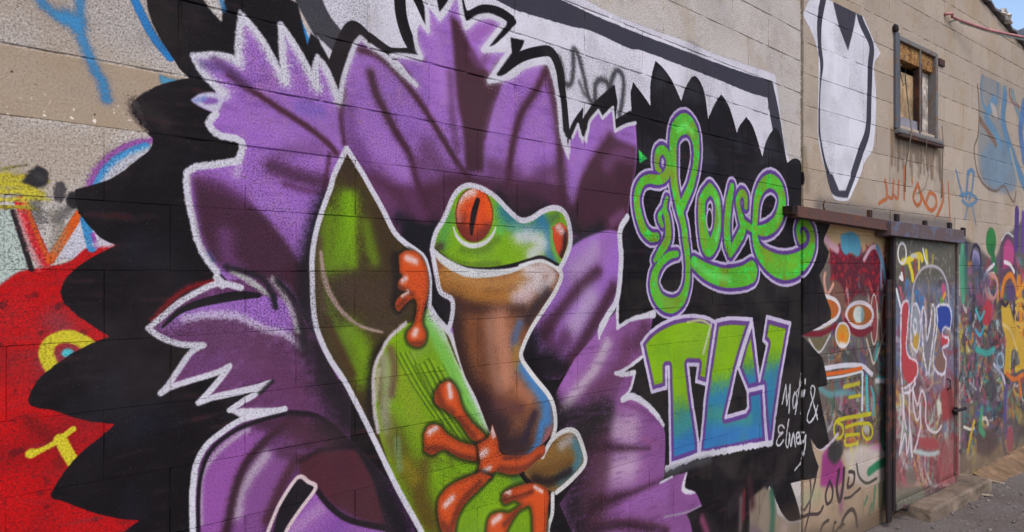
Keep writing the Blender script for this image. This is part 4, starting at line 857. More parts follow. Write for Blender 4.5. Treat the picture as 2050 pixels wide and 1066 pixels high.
# ------------------------------------------------------------------ node helpers and materials
class NT:
    def __init__(self, name):
        self.m = bpy.data.materials.new(name); self.m.use_nodes = True
        self.t = self.m.node_tree; self.b = self.t.nodes['Principled BSDF']
        self.tc = self.t.nodes.new('ShaderNodeTexCoord')
        self.b.inputs['Specular IOR Level'].default_value = .14
    def n(self, ty, **k):
        o = self.t.nodes.new(ty)
        for a, v in k.items(): setattr(o, a, v)
        return o
    def l(self, a, b): self.t.links.new(a, b)
    def noise(self, vec, scale, det=4, rough=.6, dist=0.):
        o = self.n('ShaderNodeTexNoise'); o.inputs['Scale'].default_value = scale; o.inputs['Detail'].default_value = det
        o.inputs['Roughness'].default_value = rough; o.inputs['Distortion'].default_value = dist
        self.l(vec, o.inputs['Vector']); return o.outputs['Fac']
    def ramp(self, fac, *st):
        o = self.n('ShaderNodeValToRGB'); e = o.color_ramp.elements
        while len(e) < len(st): e.new(.5)
        for q, (p, c) in zip(e, st):
            q.position = p; q.color = c if len(c) == 4 else lin(c)
        self.l(fac, o.inputs[0]); return o.outputs[0]
    def g(self, fac, a, b):                               # smooth 0..1 step
        o = self.n('ShaderNodeMapRange', interpolation_type='SMOOTHSTEP')
        o.inputs[1].default_value, o.inputs[2].default_value = a, b
        self.l(fac, o.inputs[0]); return o.outputs[0]
    def mix(self, fac, a, b, mode='MIX'):
        o = self.n('ShaderNodeMix', data_type='RGBA', blend_type=mode)
        for s, v in ((o.inputs[0], fac), (o.inputs[6], a), (o.inputs[7], b)):
            if hasattr(v, 'is_linked'): self.l(v, s)
            elif isinstance(v, (int, float)): s.default_value = v
            else: s.default_value = v if len(v) == 4 else lin(v)
        return o.outputs[2]
    def math(self, op, a, b=None, c=None):
        o = self.n('ShaderNodeMath', operation=op)
        for s, v in zip(o.inputs, (a, b, c)):
            if v is None: continue
            if hasattr(v, 'is_linked'): self.l(v, s)
            else: s.default_value = v
        return o.outputs[0]
    def bump(self, h, st, dist=.01, prev=None):
        o = self.n('ShaderNodeBump'); o.inputs['Strength'].default_value = st; o.inputs['Distance'].default_value = dist
        self.l(h, o.inputs['Height'])
        if prev: self.l(prev, o.inputs['Normal'])
        self.l(o.outputs[0], self.b.inputs['Normal']); return o.outputs[0]
    def out(self, col, rough=.8, metal=0.):
        for s, v in ((self.b.inputs['Base Color'], col), (self.b.inputs['Roughness'], rough), (self.b.inputs['Metallic'], metal)):
            if hasattr(v, 'is_linked'): self.l(v, s)
            elif isinstance(v, (int, float)): s.default_value = v
            else: s.default_value = v if len(v) == 4 else lin(v)
        return self.m

def canvas_image(name, C, bare=(165, 155, 145)):
    px = np.empty((C.H, C.W, 4), np.float32)
    a = np.clip(C.al, 0, 1)[..., None]
    px[..., :3] = np.where(a > .03, C.rgb, np.array(bare, np.float32)) / 255
    px[..., 3:] = a
    im = bpy.data.images.new(name, C.W, C.H, alpha=True)
    im.alpha_mode = 'CHANNEL_PACKED'
    im.pixels.foreach_set(np.clip(px, 0, 1).ravel())
    im.update(); im.pack()
    return im

def painted_wall(name, root, C, bare, image=None, smooth=False):
    """bare concrete block with the paint that C laid on it, in the wall's own metres"""
    N = NT(name)
    N.tc.object = root
    P = N.tc.outputs['Object']
    sx = N.n('ShaderNodeSeparateXYZ'); N.l(P, sx.inputs[0])
    u = N.math('DIVIDE', N.math('SUBTRACT', sx.outputs[0], C.t0), C.t1 - C.t0)
    v = N.math('DIVIDE', N.math('SUBTRACT', sx.outputs[2], C.z0), C.z1 - C.z0)
    cb = N.n('ShaderNodeCombineXYZ'); N.l(u, cb.inputs[0]); N.l(v, cb.inputs[1])
    im = N.n('ShaderNodeTexImage', extension='CLIP', interpolation='Linear'); im.image = image or canvas_image(name, C)
    N.l(cb.outputs[0], im.inputs[0])
    # concrete: aggregate grains, pits, damp and lime stains
    grain = N.noise(P, 190, 3, .75)
    pits = N.noise(P, 150, 2, .5)
    big = N.noise(P, 2.3, 5, .6, .4)
    mid = N.noise(P, 11, 4, .6)
    oi = N.n('ShaderNodeObjectInfo')
    tone = N.math('ADD', N.math('MULTIPLY', oi.outputs['Random'], .16), .92)
    if smooth: grain = N.math('ADD', N.math('MULTIPLY', grain, .45), .27)
    c = N.ramp(grain, (.33, tuple(x * .42 for x in bare)), (.47, bare), (.58, tuple(min(255, x * 1.13) for x in bare)), (.68, tuple(min(255, x * 1.36) for x in bare)))
    c = N.mix(N.g(big, .48, .68), c, N.mix(.5, c, (150, 128, 100)))
    c = N.mix(N.math('MULTIPLY', N.g(mid, .55, .75), .35), c, (120, 110, 100))
    sc = N.n('ShaderNodeMix', data_type='RGBA', blend_type='MULTIPLY'); sc.inputs[0].default_value = 1
    N.l(c, sc.inputs[6]); tn = N.n('ShaderNodeCombineXYZ')
    for q in range(3): N.l(tone, tn.inputs[q])
    N.l(tn.outputs[0], sc.inputs[7]); c = sc.outputs[2]
    if smooth:
        c = N.mix(N.math('MULTIPLY', N.g(N.noise(P, 70, 1, .5), .66, .70), N.g(N.noise(P, 5, 3), .42, .56)), c, (218, 204, 188))
        c = N.mix(N.g(N.noise(P, 48, 1, .5), .27, .23), c, (84, 70, 54))
    # dust along the foot of the wall
    c = N.mix(N.math('MULTIPLY', N.g(sx.outputs[2], .45, 0.), .5), c, (112, 94, 76))
    # paint: misses the pits of the rough block, fades and chips a little
    pore = N.g(pits, .335, .29)
    keep = N.math('SUBTRACT', 1, N.math('MULTIPLY', pore, .55))
    chips = N.g(N.noise(P, 38, 5, .7), .75, .79)
    keep = N.math('MULTIPLY', keep, N.math('SUBTRACT', 1, N.math('MULTIPLY', chips, .3)))
    spk = N.math('ADD', N.math('MULTIPLY', oi.outputs['Random'], .35), N.math('ADD', .18, N.math('MULTIPLY', N.g(N.noise(P, 3.2, 4, .6), .45, .65), .3)))
    pc = N.mix(N.math('MULTIPLY', N.g(grain, .56, .38), spk), im.outputs[0], (24, 20, 26))
    pc = N.mix(N.math('MULTIPLY', N.g(grain, .58, .74), .03), pc, (236, 230, 236))
    pc = N.mix(N.math('MULTIPLY', N.g(big, .45, .7), .05), pc, (120, 110, 112))
    al = N.math('MULTIPLY', im.outputs[1], keep)
    c = N.mix(al, N.mix(N.math('MULTIPLY', im.outputs[1], .95), c, (44, 38, 40)), pc)
    foot = N.math('MULTIPLY', N.g(N.math('ADD', sx.outputs[2], N.math('MULTIPLY', big, .5)), .75, .2), .6)
    c = N.mix(foot, c, (96, 80, 66))
    damp = N.math('MULTIPLY', N.g(N.noise(P, 1.1, 6, .65, .3), .5, .72), .3)
    c = N.mix(damp, c, N.mix(.75, c, (70, 60, 54)))
    h = N.math('ADD', N.math('MULTIPLY', grain, .7), N.math('MULTIPLY', mid, 1.6))
    h = N.math('SUBTRACT', h, N.math('MULTIPLY', pore, .6))
    N.bump(h, .45, .004)
    return N.out(c, N.math('SUBTRACT', .95, N.math('MULTIPLY', al, .2)))

def metal(name, base, rust, dark=(40, 34, 34), amt=.5, rough=.6):
    N = NT(name); P = N.tc.outputs['Object']
    a = N.noise(P, 9, 6, .65, .5); b = N.noise(P, 60, 4, .7)
    c = N.mix(N.g(a, .62 - amt * .3, .72 - amt * .2), base, rust)
    c = N.mix(N.math('MULTIPLY', N.g(b, .55, .7), .6), c, dark)
    N.bump(N.math('ADD', a, b), .3, .004)
    return N.out(c, rough, .15)
def plain(name, base, var=.25, scale=12, rough=.8, bump=.2):
    N = NT(name); P = N.tc.outputs['Object']
    a = N.noise(P, scale, 5, .65); b = N.noise(P, scale * 9, 3, .6)
    c = N.ramp(a, (.3, tuple(v * (1 - var) for v in base)), (.55, base), (.75, tuple(min(255, v * (1 + var)) for v in base)))
    c = N.mix(N.math('MULTIPLY', N.g(b, .5, .7), var), c, tuple(v * .6 for v in base))
    N.bump(N.math('ADD', a, N.math('MULTIPLY', b, .5)), bump, .006)
    return N.out(c, rough)

# ------------------------------------------------------------------ ground
def ground_mat():
    N = NT('dirt'); P = N.tc.outputs['Object']
    a = N.noise(P, 1.6, 6, .6); b = N.noise(P, 45, 5, .7); d = N.noise(P, 160, 3, .7)
    c = N.ramp(a, (.3, (96, 86, 80)), (.5, (116, 106, 102)), (.7, (126, 118, 116)))
    c = N.mix(N.math('MULTIPLY', N.g(b, .5, .7), .6), c, (150, 140, 132)); c = N.mix(N.math('MULTIPLY', N.g(d, .55, .42), .55), c, (60, 50, 44))
    N.bump(N.math('ADD', b, N.math('MULTIPLY', d, .6)), .7, .02)
    return N.out(c, .95)
def build_ground():
    n = 90
    V, F = [], []
    def cs(i, m, near, far):                                # denser near the walls
        u = (i / m) * 2 - 1
        return math.copysign(abs(u) ** 2.6, u) * far + u * near
    rnd = random.Random(3)
    for j in range(n + 1):
        for i in range(n + 1):
            x, y = 3.5 + cs(i, n, 4, 250), 5 + cs(j, n, 4, 250)
            near = math.exp(-((x - 3.5) ** 2 + (y - 5) ** 2) / 60)
            V.append((x, y, near * (rnd.uniform(-.012, .012))))
    for j in range(n):
        for i in range(n):
            a = j * (n + 1) + i
            F.append((a, a + 1, a + n + 2, a + n + 1))
    o = obj('ground', mesh(V, F, 'ground', True), ground_mat()); o['kind'] = 'structure'

# ------------------------------------------------------------------ block walls
def clip_poly(P, a, b, c):                                  # keep a*x + b*z <= c
    out = []
    for p, q in zip(P, P[1:] + P[:1]):
        dp, dq = a * p[0] + b * p[1] - c, a * q[0] + b * q[1] - c
        if dp <= 0: out.append(p)
        if dp * dq < 0:
            u = dp / (dp - dq)
            out.append((p[0] + (q[0] - p[0]) * u, p[1] + (q[1] - p[1]) * u))
    return out
def block_mesh(P, depth=.19, ch=.004, cz=1.):
    """prism of outline P (x,z, around its own centre) with a worn chamfer on the front edge"""
    n = len(P)
    inn = [(x * (1 - ch / max(.02, abs(x))) if abs(x) > .01 else x, z * (1 - ch * cz / max(.02, abs(z))) if abs(z) > .01 else z) for x, z in P]
    V = [(x, 0, z) for x, z in inn] + [(x, ch * .8, z) for x, z in P] + [(x, depth, z) for x, z in P]
    F = [tuple(range(n)), tuple(range(2 * n, 3 * n))[::-1]]
    for i in range(n):
        j = (i + 1) % n
        F += [(i, j, n + j, n + i), (n + i, n + j, 2 * n + j, 2 * n + i)]
    return mesh(V, F, 'block')
BM = {}
def add_block(root, mat, x0, x1, z0, z1, rnd, gap=.003, cut=None, name='block', ch=.003, cz=1., gz=None):
    if x1 - x0 < .025 or z1 - z0 < .02: return
    gz = gap if gz is None else gz
    P = [(x0 + gap / 2, z0 + gz / 2), (x1 - gap / 2, z0 + gz / 2), (x1 - gap / 2, z1 - gz / 2), (x0 + gap / 2, z1 - gz / 2)]
    if cut: P = clip_poly(P, *cut)
    if len(P) < 3: return
    cx, cz2 = sum(p[0] for p in P) / len(P), sum(p[1] for p in P) / len(P)
    Q = [(round(p[0] - cx, 4), round(p[1] - cz2, 4)) for p in P]
    k = (tuple(Q), mat.name)
    if k not in BM: BM[k] = block_mesh(Q, ch=ch, cz=cz)
    o = obj(name, BM[k], mat, root)
    o.location = (cx, rnd.uniform(-.0007, .0007) + 0, cz2)
    o.rotation_euler = (rnd.uniform(-.002, .002), 0, rnd.uniform(-.002, .002))
def mortar_bed(root, mat, x0, x1, z0, z1, ztop=None, seed=1, deep=.0028):
    """bed behind the blocks; here and there the mortar was struck flush or fell out"""
    rnd = random.Random(seed)
    n, m = max(2, int((x1 - x0) / .05)), max(2, int((z1 - z0) / .05))
    V, F = [], []
    for j in range(m + 1):
        for i in range(n + 1):
            x = x0 + (x1 - x0) * i / n
            z = z0 + (z1 - z0) * j / m
            if ztop: z = min(z, ztop(x) - .02)
            V.append((x, min(.012, max(.0009, rnd.gauss(deep, .003))), z))
    for j in range(m):
        for i in range(n):
            a = j * (n + 1) + i
            F.append((a, a + 1, a + n + 2, a + n + 1))
    k = len(V)
    V += [(x0, .17, z0), (x1, .17, z0), (x1, .17, z1 if not ztop else min(z1, ztop(x1) - .02)), (x0, .17, z1 if not ztop else min(z1, ztop(x0) - .02))]
    c = (0, n, m * (n + 1) + n, m * (n + 1))
    F += [(k, k + 3, k + 2, k + 1), tuple(range(0, n + 1)) + (k + 1, k), tuple(m * (n + 1) + i for i in range(n + 1)) + (k + 2, k + 3), tuple(j * (n + 1) for j in range(m + 1)) + (k + 3, k), tuple(j * (n + 1) + n for j in range(m + 1)) + (k + 2, k + 1)]
    return obj('mortar', mesh(V, F, 'mortar'), mat, root)
def minus(r, h):
    """rectangle r minus rectangle h -> rectangles"""
    x0, x1, z0, z1 = r; a0, a1, b0, b1 = h
    if a0 >= x1 or a1 <= x0 or b0 >= z1 or b1 <= z0: return [r]
    out = []
    if a0 > x0: out.append((x0, a0, z0, z1))
    if a1 < x1: out.append((a1, x1, z0, z1))
    m0, m1 = max(x0, a0), min(x1, a1)
    if b0 > z0: out.append((m0, m1, z0, b0))
    if b1 < z1: out.append((m0, m1, b1, z1))
    return out

def build_left(C):
    fr = LW
    root = thing('mural_wall', 'long block wall with a red-eyed green frog mural on purple petals', 'wall', fr.world(0), math.pi / 2 - fr.th)
    IM = canvas_image('mural_paint', C)
    mat = painted_wall('mural_wall_paint', root, C, (172, 163, 157), IM)
    beam_mat = painted_wall('tie_beam_paint', root, C, (152, 135, 118), IM, smooth=True)
    rnd = random.Random(5)
    ks = [-.6625, -.6015, -.541, -.4805, -.42, -.3595, -.299, -.2385, -.178, -.1175, -.057, .0035, .064, .1265, .1845, .2545, .325, .395, .465, .531, .597, .663, .729]
    zs = [max(0., k / fr.c + CAM_H) for k in ks]
    q = FOC / fr.cos / fr.c * 1e-4
    tA, tB = 1.25, T_END - .012
    for r in range(len(ks) - 1):
        z0, z1 = zs[r], zs[r + 1]
        up = ks[r] > .18
        step = (.695 if up else .6016) * q
        if up: ph = (8.803 if (r % 2 == 0) else 9.09) * q
        else: ph = (5.192 if (r % 2 == 1) else 5.53) * q
        if abs(ks[r] - .1265) < 1e-4:                       # the smooth tie beam on the left
            e = fr.tz(690, 300)[0]
            e = float(e)
            add_block(root, beam_mat, tA, e, z0, z1, rnd, .004, name='tie_beam'); x = e
        else:
            x = tA
        n0 = math.floor((x - ph) / step)
        xs = [x] + [v for v in (ph + step * i for i in range(n0, n0 + 40)) if x + .05 < v < tB - .05] + [tB]
        for a, b in zip(xs[:-1], xs[1:]):
            add_block(root, mat, a, b, z0, z1, rnd, rnd.choice((.003, .005, .008)) if up else rnd.choice((.0004, .0004, .002, .004, .007)), ch=.003 if up else .0018, cz=.8 if up else .25, gz=rnd.choice((.002, .004, .005)) if up else rnd.choice((.0003, .0003, .0003, .0015, .003)))
    mortar_bed(root, mat, tA, tB, .001, zs[-1] - .01, None, 3)
    # pebbly mortar packed into the gap between the two walls
    V, F = [], []
    N = 60
    for i in range(N + 1):
        z = zs[-1] * i / N
        for q2 in range(4):
            V.append((tB + (-.002, .008, .022, .034)[q2] + rnd.uniform(-.003, .003), (.03, .001, .004, .03)[q2] + rnd.uniform(-.004, .006) + (0 if q2 in (0, 3) else .004), z))
    for i in range(N):
        for q2 in range(3): F.append((i * 4 + q2, i * 4 + q2 + 1, (i + 1) * 4 + q2 + 1, (i + 1) * 4 + q2))
    obj('gap_filling', mesh(V, F, 'gap', True), mat if False else pebble_mat(mat), root)
    return root

def pebble_mat(mat):
    m = mat.copy(); m.name = 'pebbly_filling'
    nt = m.node_tree; b = nt.nodes['Principled BSDF']
    src = b.inputs['Base Color'].links[0].from_socket
    tc = [n for n in nt.nodes if n.type == 'TEX_COORD'][0]
    vo = nt.nodes.new('ShaderNodeTexVoronoi'); vo.inputs['Scale'].default_value = 55
    nt.links.new(tc.outputs['Object'], vo.inputs['Vector'])
    rp = nt.nodes.new('ShaderNodeValToRGB'); rp.color_ramp.elements[0].position = .25; rp.color_ramp.elements[0].color = (1, .95, .85, 1); rp.color_ramp.elements[1].position = .6; rp.color_ramp.elements[1].color = (.16, .13, .1, 1)
    nt.links.new(vo.outputs['Distance'], rp.inputs[0])
    mx = nt.nodes.new('ShaderNodeMix'); mx.data_type = 'RGBA'; mx.blend_type = 'MULTIPLY'; mx.inputs[0].default_value = .9
    nt.links.new(src, mx.inputs[6]); nt.links.new(rp.outputs[0], mx.inputs[7]); nt.links.new(mx.outputs[2], b.inputs['Base Color'])
    return m
def build_right(C):
    fr = RW
    root = thing('graffiti_wall', 'block wall of a shed with small window, scribbled graffiti and sloping top', 'wall', fr.world(0), math.pi / 2 - fr.th)
    mat = painted_wall('graffiti_wall_paint', root, C, (158, 143, 129))
    rnd = random.Random(9)
    dz = .0535 / fr.c
    z_ref = .555 / fr.c + CAM_H
    tA, tB = T_BEG + .022, 12.3
    # openings (t0, t1, z0, z1)
    d0, d1 = float(fr.tz(1783, 500)[0]), float(fr.tz(1913, 500)[0])
    door = (d0, d1, 0.02, 2.085)
    w0, w1 = float(fr.tz(1794, 200)[0]), float(fr.tz(1874, 200)[0])
    wz = [float(v) for v in (fr.tz(1840, 262)[1], fr.tz(1836, 96)[1])]
    win = (w0, w1, wz[0], wz[1])
    ztop = lambda t: 2.467 + CAM_H - .181 * (t - 9.957)
    q = FOC / fr.cos / fr.c * 1e-4
    step = .487 * q
    nrow = int(z_ref / dz)
    z0 = z_ref - nrow * dz
    rows = [0.] + [z0 + i * dz for i in range(0 if z0 > .05 else 1, nrow + 7)]
    a, b, c = .181, 1.0, 2.467 + CAM_H + .181 * 9.957
    for r in range(len(rows) - 1):
        lo, hi = rows[r], rows[r + 1]
        ph = 12.10 * q + (0 if (len(rows) - r) % 2 else step / 2)
        n0 = math.floor((tA - ph) / step)
        xs = [tA] + [v for v in (ph + step * i for i in range(n0, n0 + 40)) if tA + .05 < v < tB - .05] + [tB]
        for x0, x1 in zip(xs[:-1], xs[1:]):
            if min(ztop(x0), ztop(x1)) < lo and max(ztop(x0), ztop(x1)) < lo + .02: continue
            rs = [(x0, x1, lo, hi)]
            for h in (door, win):
                rs = [p for r_ in rs for p in minus(r_, h)]
            for p in rs: add_block(root, mat, *p, rnd, rnd.choice((.003, .006, .009)), (a, b, c), gz=rnd.choice((.0015, .003, .005)))
    # mortar core with the two holes
    for r_ in [p for r2 in minus((tA, tB, 0.001, 6.), door) for p in minus(r2, win)]:
        if ztop(r_[0]) < r_[2] + .05: continue
        mortar_bed(root, mat, r_[0] + .006, r_[1] - .006, r_[2], r_[3], ztop, int(r_[0] * 100))
    # plastered jamb that narrows the doorway below the top gap
    jz = float(fr.tz(1785, 568)[1])
    obj('jamb_plaster', box_mesh(d0 - .002, float(fr.tz(1793, 600)[0]), .012, .18, .02, jz, .006, 1), mat, root)
    return root, mat, door, win, ztop

def build_room(door, ztop):
    """dark inside of the shed behind the openings"""
    fr = RW
    r = thing('shed_interior', '', '')
    for k in ('label', 'category', 'kind'): del r[k]
    r.location = fr.world(0); r.rotation_euler = (0, 0, math.pi / 2 - fr.th)
    r['kind'] = 'structure'
    m = plain('inner_plaster', (92, 82, 74), .2, 6)
    t0, t1, h = T_BEG + .3, 12.1, 3.6
    for nm, b in (('back_wall', (t0, t1, 3., 3.1, 0, h)), ('side_wall', (t0, t0 + .1, .2, 3., 0, h)), ('side_wall', (t1 - .1, t1, .2, 3., 0, h)), ('roof_deck', (t0, t1, .2, 3.1, h, h + .08)), ('floor_slab', (t0, t1, .2, 3., -.02, .02))):
        obj(nm, box_mesh(*b), m, r)

def rust_rail(root_mat):
    fr = RW.nearer(.09)
    g = lambda x, y: tuple(float(v) for v in fr.tz(x, y))
    r = thing('door_rail', 'rusty sagging steel rail bolted to the wall above the sheet door', 'rail', RW.world(0), math.pi / 2 - RW.th)
    m1 = metal('rusty_rail', (92, 68, 64), (104, 70, 56), (60, 46, 46), .4, .85)
    m2 = metal('painted_rail_box', (96, 80, 80), (96, 98, 116), (76, 62, 62), .5, .8)
    def bar(nm, p, mat, y0, y1, bev=.004, par=None):
        (ta, za), (tb, zb), (tc, zc), (td, zd) = p          # top-left, top-right, bottom-right, bottom-left
        V = [(ta, y0, za), (tb, y0, zb), (tc, y0, zc), (td, y0, zd), (ta, y1, za), (tb, y1, zb), (tc, y1, zc), (td, y1, zd)]
        F = [(0, 1, 2, 3), (7, 6, 5, 4), (0, 4, 5, 1), (1, 5, 6, 2), (2, 6, 7, 3), (3, 7, 4, 0)]
        return obj(nm, bevel(mesh(V, F, nm), bev, 2), mat, par or r)
    ch = bar('channel', (g(1619, 414), g(1796, 443), g(1796, 461), g(1619, 434)), m1, -.09, -.035)
    bar('channel_lip', (g(1619, 432), g(1794, 459), g(1794, 464), g(1619, 437)), m1, -.096, -.02, .002, ch)
    bar('rail_cover', (g(1791, 444), g(1934, 463), g(1934, 489), g(1791, 473)), m2, -.118, -.012)
    bar('hollow_end', (g(1609, 414), g(1618, 415), g(1618, 433), g(1609, 431)), metal('hollow_shade', (34, 26, 26), (60, 40, 34), (20, 16, 16), .4, .8), -.086, -.02)  # dark piece standing in for the shade inside the rail's hollow end
    mk = metal('bracket_iron', (44, 38, 38), (84, 56, 44), (24, 20, 20), .4, .7)
    for x, y0, y1, w in ((1747, 421, 437, 5), (1801, 429, 445, 6), (1857, 442, 454, 5), (1906, 446, 460, 5), (1933, 456, 468, 5)):
        q = lambda X, Y: tuple(float(v) for v in RW.nearer(.02).tz(X, Y))
        bar('bracket', (q(x - w / 2, y0), q(x + w / 2, y0 + 1), q(x + w / 2, y1 + 6), q(x - w / 2, y1 + 6)), mk, -.022, .001, .002)
    # bent wire hook near the left end
    h = [g(1682, 404), g(1679, 412), g(1681, 421), g(1686, 426)]
    obj('wire_hook', tube([(t, -.05, z) for t, z in h], .006, 6), mk, r)

def sheet_door(Cd, fr):
    g = lambda x, y: tuple(float(v) for v in fr.tz(x, y))
    r = thing('sliding_door', 'dented sheet metal sliding door with bubble letters LOVE painted on it', 'door', RW.world(0), math.pi / 2 - RW.th)
    N = NT('door_paint'); N.tc.object = r; P = N.tc.outputs['Object']
    sx = N.n('ShaderNodeSeparateXYZ'); N.l(P, sx.inputs[0])
    u = N.math('DIVIDE', N.math('SUBTRACT', sx.outputs[0], Cd.t0), Cd.t1 - Cd.t0); v = N.math('DIVIDE', N.math('SUBTRACT', sx.outputs[2], Cd.z0), Cd.z1 - Cd.z0)
    cb = N.n('ShaderNodeCombineXYZ'); N.l(u, cb.inputs[0]); N.l(v, cb.inputs[1])
    im = N.n('ShaderNodeTexImage', extension='EXTEND'); im.image = canvas_image('door_paint', Cd); N.l(cb.outputs[0], im.inputs[0])
    a = N.noise(P, 14, 6, .65, .4); b = N.noise(P, 90, 3, .6)
    c = N.mix(N.math('MULTIPLY', N.g(a, .58, .72), .7), im.outputs[0], (92, 58, 44)); c = N.mix(N.math('MULTIPLY', N.g(b, .58, .7), .35), c, (60, 50, 48))
    N.bump(N.math('ADD', N.math('MULTIPLY', a, 2.), b), .25, .006)
    md = N.out(c, .55, .1)
    iron = metal('door_iron', (46, 38, 40), (84, 54, 46), (26, 22, 24), .35, .65)
    y = -.07
    (ta, _), (tb, _) = g(1800, 500), g(1925, 500)
    zb, zt = .115, 2.11
    # dented sheet
    n, mm = 14, 22
    rnd = random.Random(4)
    V, F = [], []
    bumps = [(rnd.uniform(ta, tb), rnd.uniform(.2, 2), rnd.uniform(.08, .25), rnd.uniform(-.006, .006)) for _ in range(14)]
    for j in range(mm + 1):
        for i in range(n + 1):
            t, z = ta + (tb - ta) * i / n, zb + (zt - zb) * j / mm
            V.append((t, y + sum(d * math.exp(-((t - p) ** 2 + (z - q) ** 2) / w / w) for p, q, w, d in bumps), z))
    k = len(V)
    V += [(x, y + .022, z) for x, _, z in V]
    for j in range(mm):
        for i in range(n):
            q = j * (n + 1) + i
            F += [(q, q + 1, q + n + 2, q + n + 1), (k + q, k + q + n + 1, k + q + n + 2, k + q + 1)]
    rim = [i for i in range(n + 1)] + [j * (n + 1) + n for j in range(1, mm + 1)] + [mm * (n + 1) + i for i in range(n - 1, -1, -1)] + [j * (n + 1) for j in range(mm - 1, 0, -1)]
    for p, q in zip(rim, rim[1:] + rim[:1]): F.append((p, q, k + q, k + p))
    obj('sheet', mesh(V, F, 'sheet', True), md, r)
    obj('stile', box_mesh(ta - .006, ta + .03, y - .004, y + .024, zb - .01, zt, .002), iron, r)
    obj('stile', box_mesh(tb - .03, tb + .004, y - .012, y + .03, zb, zt, .003), md, r)
    obj('bottom_rail', box_mesh(ta + .03, tb - .03, y - .010, y + .028, zb - .012, zb + .04, .003), md, r)
    # dark angle iron running down the leading edge
    (e0, _), (e1, _) = g(1789, 600), g(1799, 600)
    zt2 = g(1793, 560)[1]
    obj('edge_angle', box_mesh(e0 + .01, e1 - .004, y + .004, y + .02, .03, zt2, .002), iron, r)
    bt, bz = g(1914, 822)
    bolt = obj('bolt', tube([(bt, y - .016, bz + .008), (bt + .06, y - .016, bz + .004), (bt + .24, y - .016, bz)], .014, 8), iron, r)
    obj('bolt_bracket', box_mesh(bt + .03, bt + .055, y - .03, y - .002, bz - .03, bz + .035, .004), iron, bolt)
    ht, hz = g(1903, 768)
    obj('handle', tube([(ht + .02, y - .002, hz + .045), (ht + .022, y - .022, hz + .035), (ht + .022, y - .022, hz - .03), (ht + .02, y - .002, hz - .04)], .007, 6), iron, r)
    gt, gz = g(1818, 1000)
    obj('roller', tube([(gt, y - .03, .1), (gt, y + .03, .1)], .022, 10), iron, r)

def window(win, wall_mat):
    fr = RW
    t0, t1, z0, z1 = win
    r = thing('shed_window', 'small boarded window in a rusting grey steel frame on the shed wall', 'window', fr.world(0), math.pi / 2 - fr.th)
    gm = metal('grey_frame', (112, 108, 106), (116, 92, 74), (66, 64, 66), .45, .75)
    br = metal('brown_bar', (70, 50, 46), (100, 64, 46), (40, 30, 30), .5, .7)
    wood = plain('weathered_board', (152, 128, 98), .35, 7)
    N = NT('chipboard'); P = N.tc.outputs['Object']; a = N.noise(P, 26, 5, .7, 1.)
    chip = N.out(N.ramp(a, (.35, (84, 58, 36)), (.5, (140, 100, 58)), (.65, (176, 140, 92))), .8)
    A = lambda nm, b, m, be=.004, par=None: obj(nm, box_mesh(*b, be), m, par or r)
    w = t1 - t0
    A('jamb', (t0 - .045, t0 + .02, -.02, .1, z0 - .04, z1 + .035), metal('dark_jamb', (88, 90, 96), (104, 80, 64), (54, 54, 58), .35, .7), .006)
    A('jamb', (t0 + .021, t0 + .045, -.012, .1, z0 - .04, z1 - .03), br, .004)
    A('jamb', (t1 - .03, t1 + .008, -.014, .1, z0 - .02, z1 + .02), gm, .006)
    head = A('head', (t0 + .021, t1 - .031, -.012, .1, z1 - .012, z1 + .024), gm, .005)
    A('head_stub', (t1 + .03, t1 + .14, -.015, .06, z1 - .06, z1 - .005), br)
    sill = A('sill', (t0 - .035, t1 + .03, -.05, .1, z0 - .08, z0 - .041), gm, .012)
    A('sill_lip', (t0 - .03, t1 + .04, -.048, -.02, z0 - .104, z0 - .081), br, .008, sill)
    A('mullion', (t0 + w * .60, t0 + w * .60 + .03, .0, .05, z0 - .04, z1 - .1), br)
    A('rod', (t0 + w * .55, t0 + w * .55 + .012, -.012, .0, z0 - .04, z1 - .013), gm, .003)
    A('lintel_board', (t0 + .046, t1 - .036, .012, .1, z1 - .135, z1 - .013), chip, .003)
    A('infill_board', (t0 + .046, t0 + w * .60, .055, .075, z0 - .04, z1 - .2), wood, .003)
    A('recess_shade_back', (t0 + .021, t1 - .036, .17, .185, z0 - .04, z1), plain('recess_shade', (40, 32, 30), .2, 8), .002)  # dark sheet whose colour gives the shade of the gap behind the boards
    A('infill_board', (t0 + w * .60 + .03, t1 - .036, .045, .07, z0 - .04, z1 - .14), plain('peeling_board', (176, 164, 154), .5, 14), .003)
    A('grey_strip', (t0 + .05, t0 + w * .59, .02, .045, z0 - .04, z0 + .075), plain('grey_strip', (132, 128, 136), .15, 8), .003)
    A('rag', (t0 - .07, t0 - .01, -.03, .0, z1 + .03, z1 + .085), plain('dark_rag', (44, 38, 40), .3, 20), .02)
    # loose wires hanging from the frame
    wm = plain('thin_wire', (120, 112, 100), .2, 20)
    def wire(nm, pts, rad=.004): obj(nm, tube([(t0 + (t1 - t0) * a, o, z) for a, o, z in pts], rad, 5), wm, r)
    wire('wire', [(.12, -.03, z1 - .12), (.1, -.035, z1 - .3), (.16, -.04, z0 + .12), (.17, -.058, z0 - .05), (.16, -.02, z0 - .3), (.17, -.012, z0 - .5)])
    wire('wire', [(.02, -.03, z1 - .2), (-.04, -.04, z1 - .27), (.05, -.035, z1 - .36), (.14, -.035, z1 - .3)], .003)
    wire('wire', [(1.05, -.03, z0 + .08), (1.12, -.02, z0 - .05), (1.13, -.012, z0 - .25), (1.12, -.01, z0 - .5)], .004)
    wire('wire', [(.55, -.056, z0 - .06), (.62, -.03, z0 - .2), (.75, -.012, z0 - .34), (.68, -.01, z0 - .44), (.45, -.01, z0 - .5)], .0025)

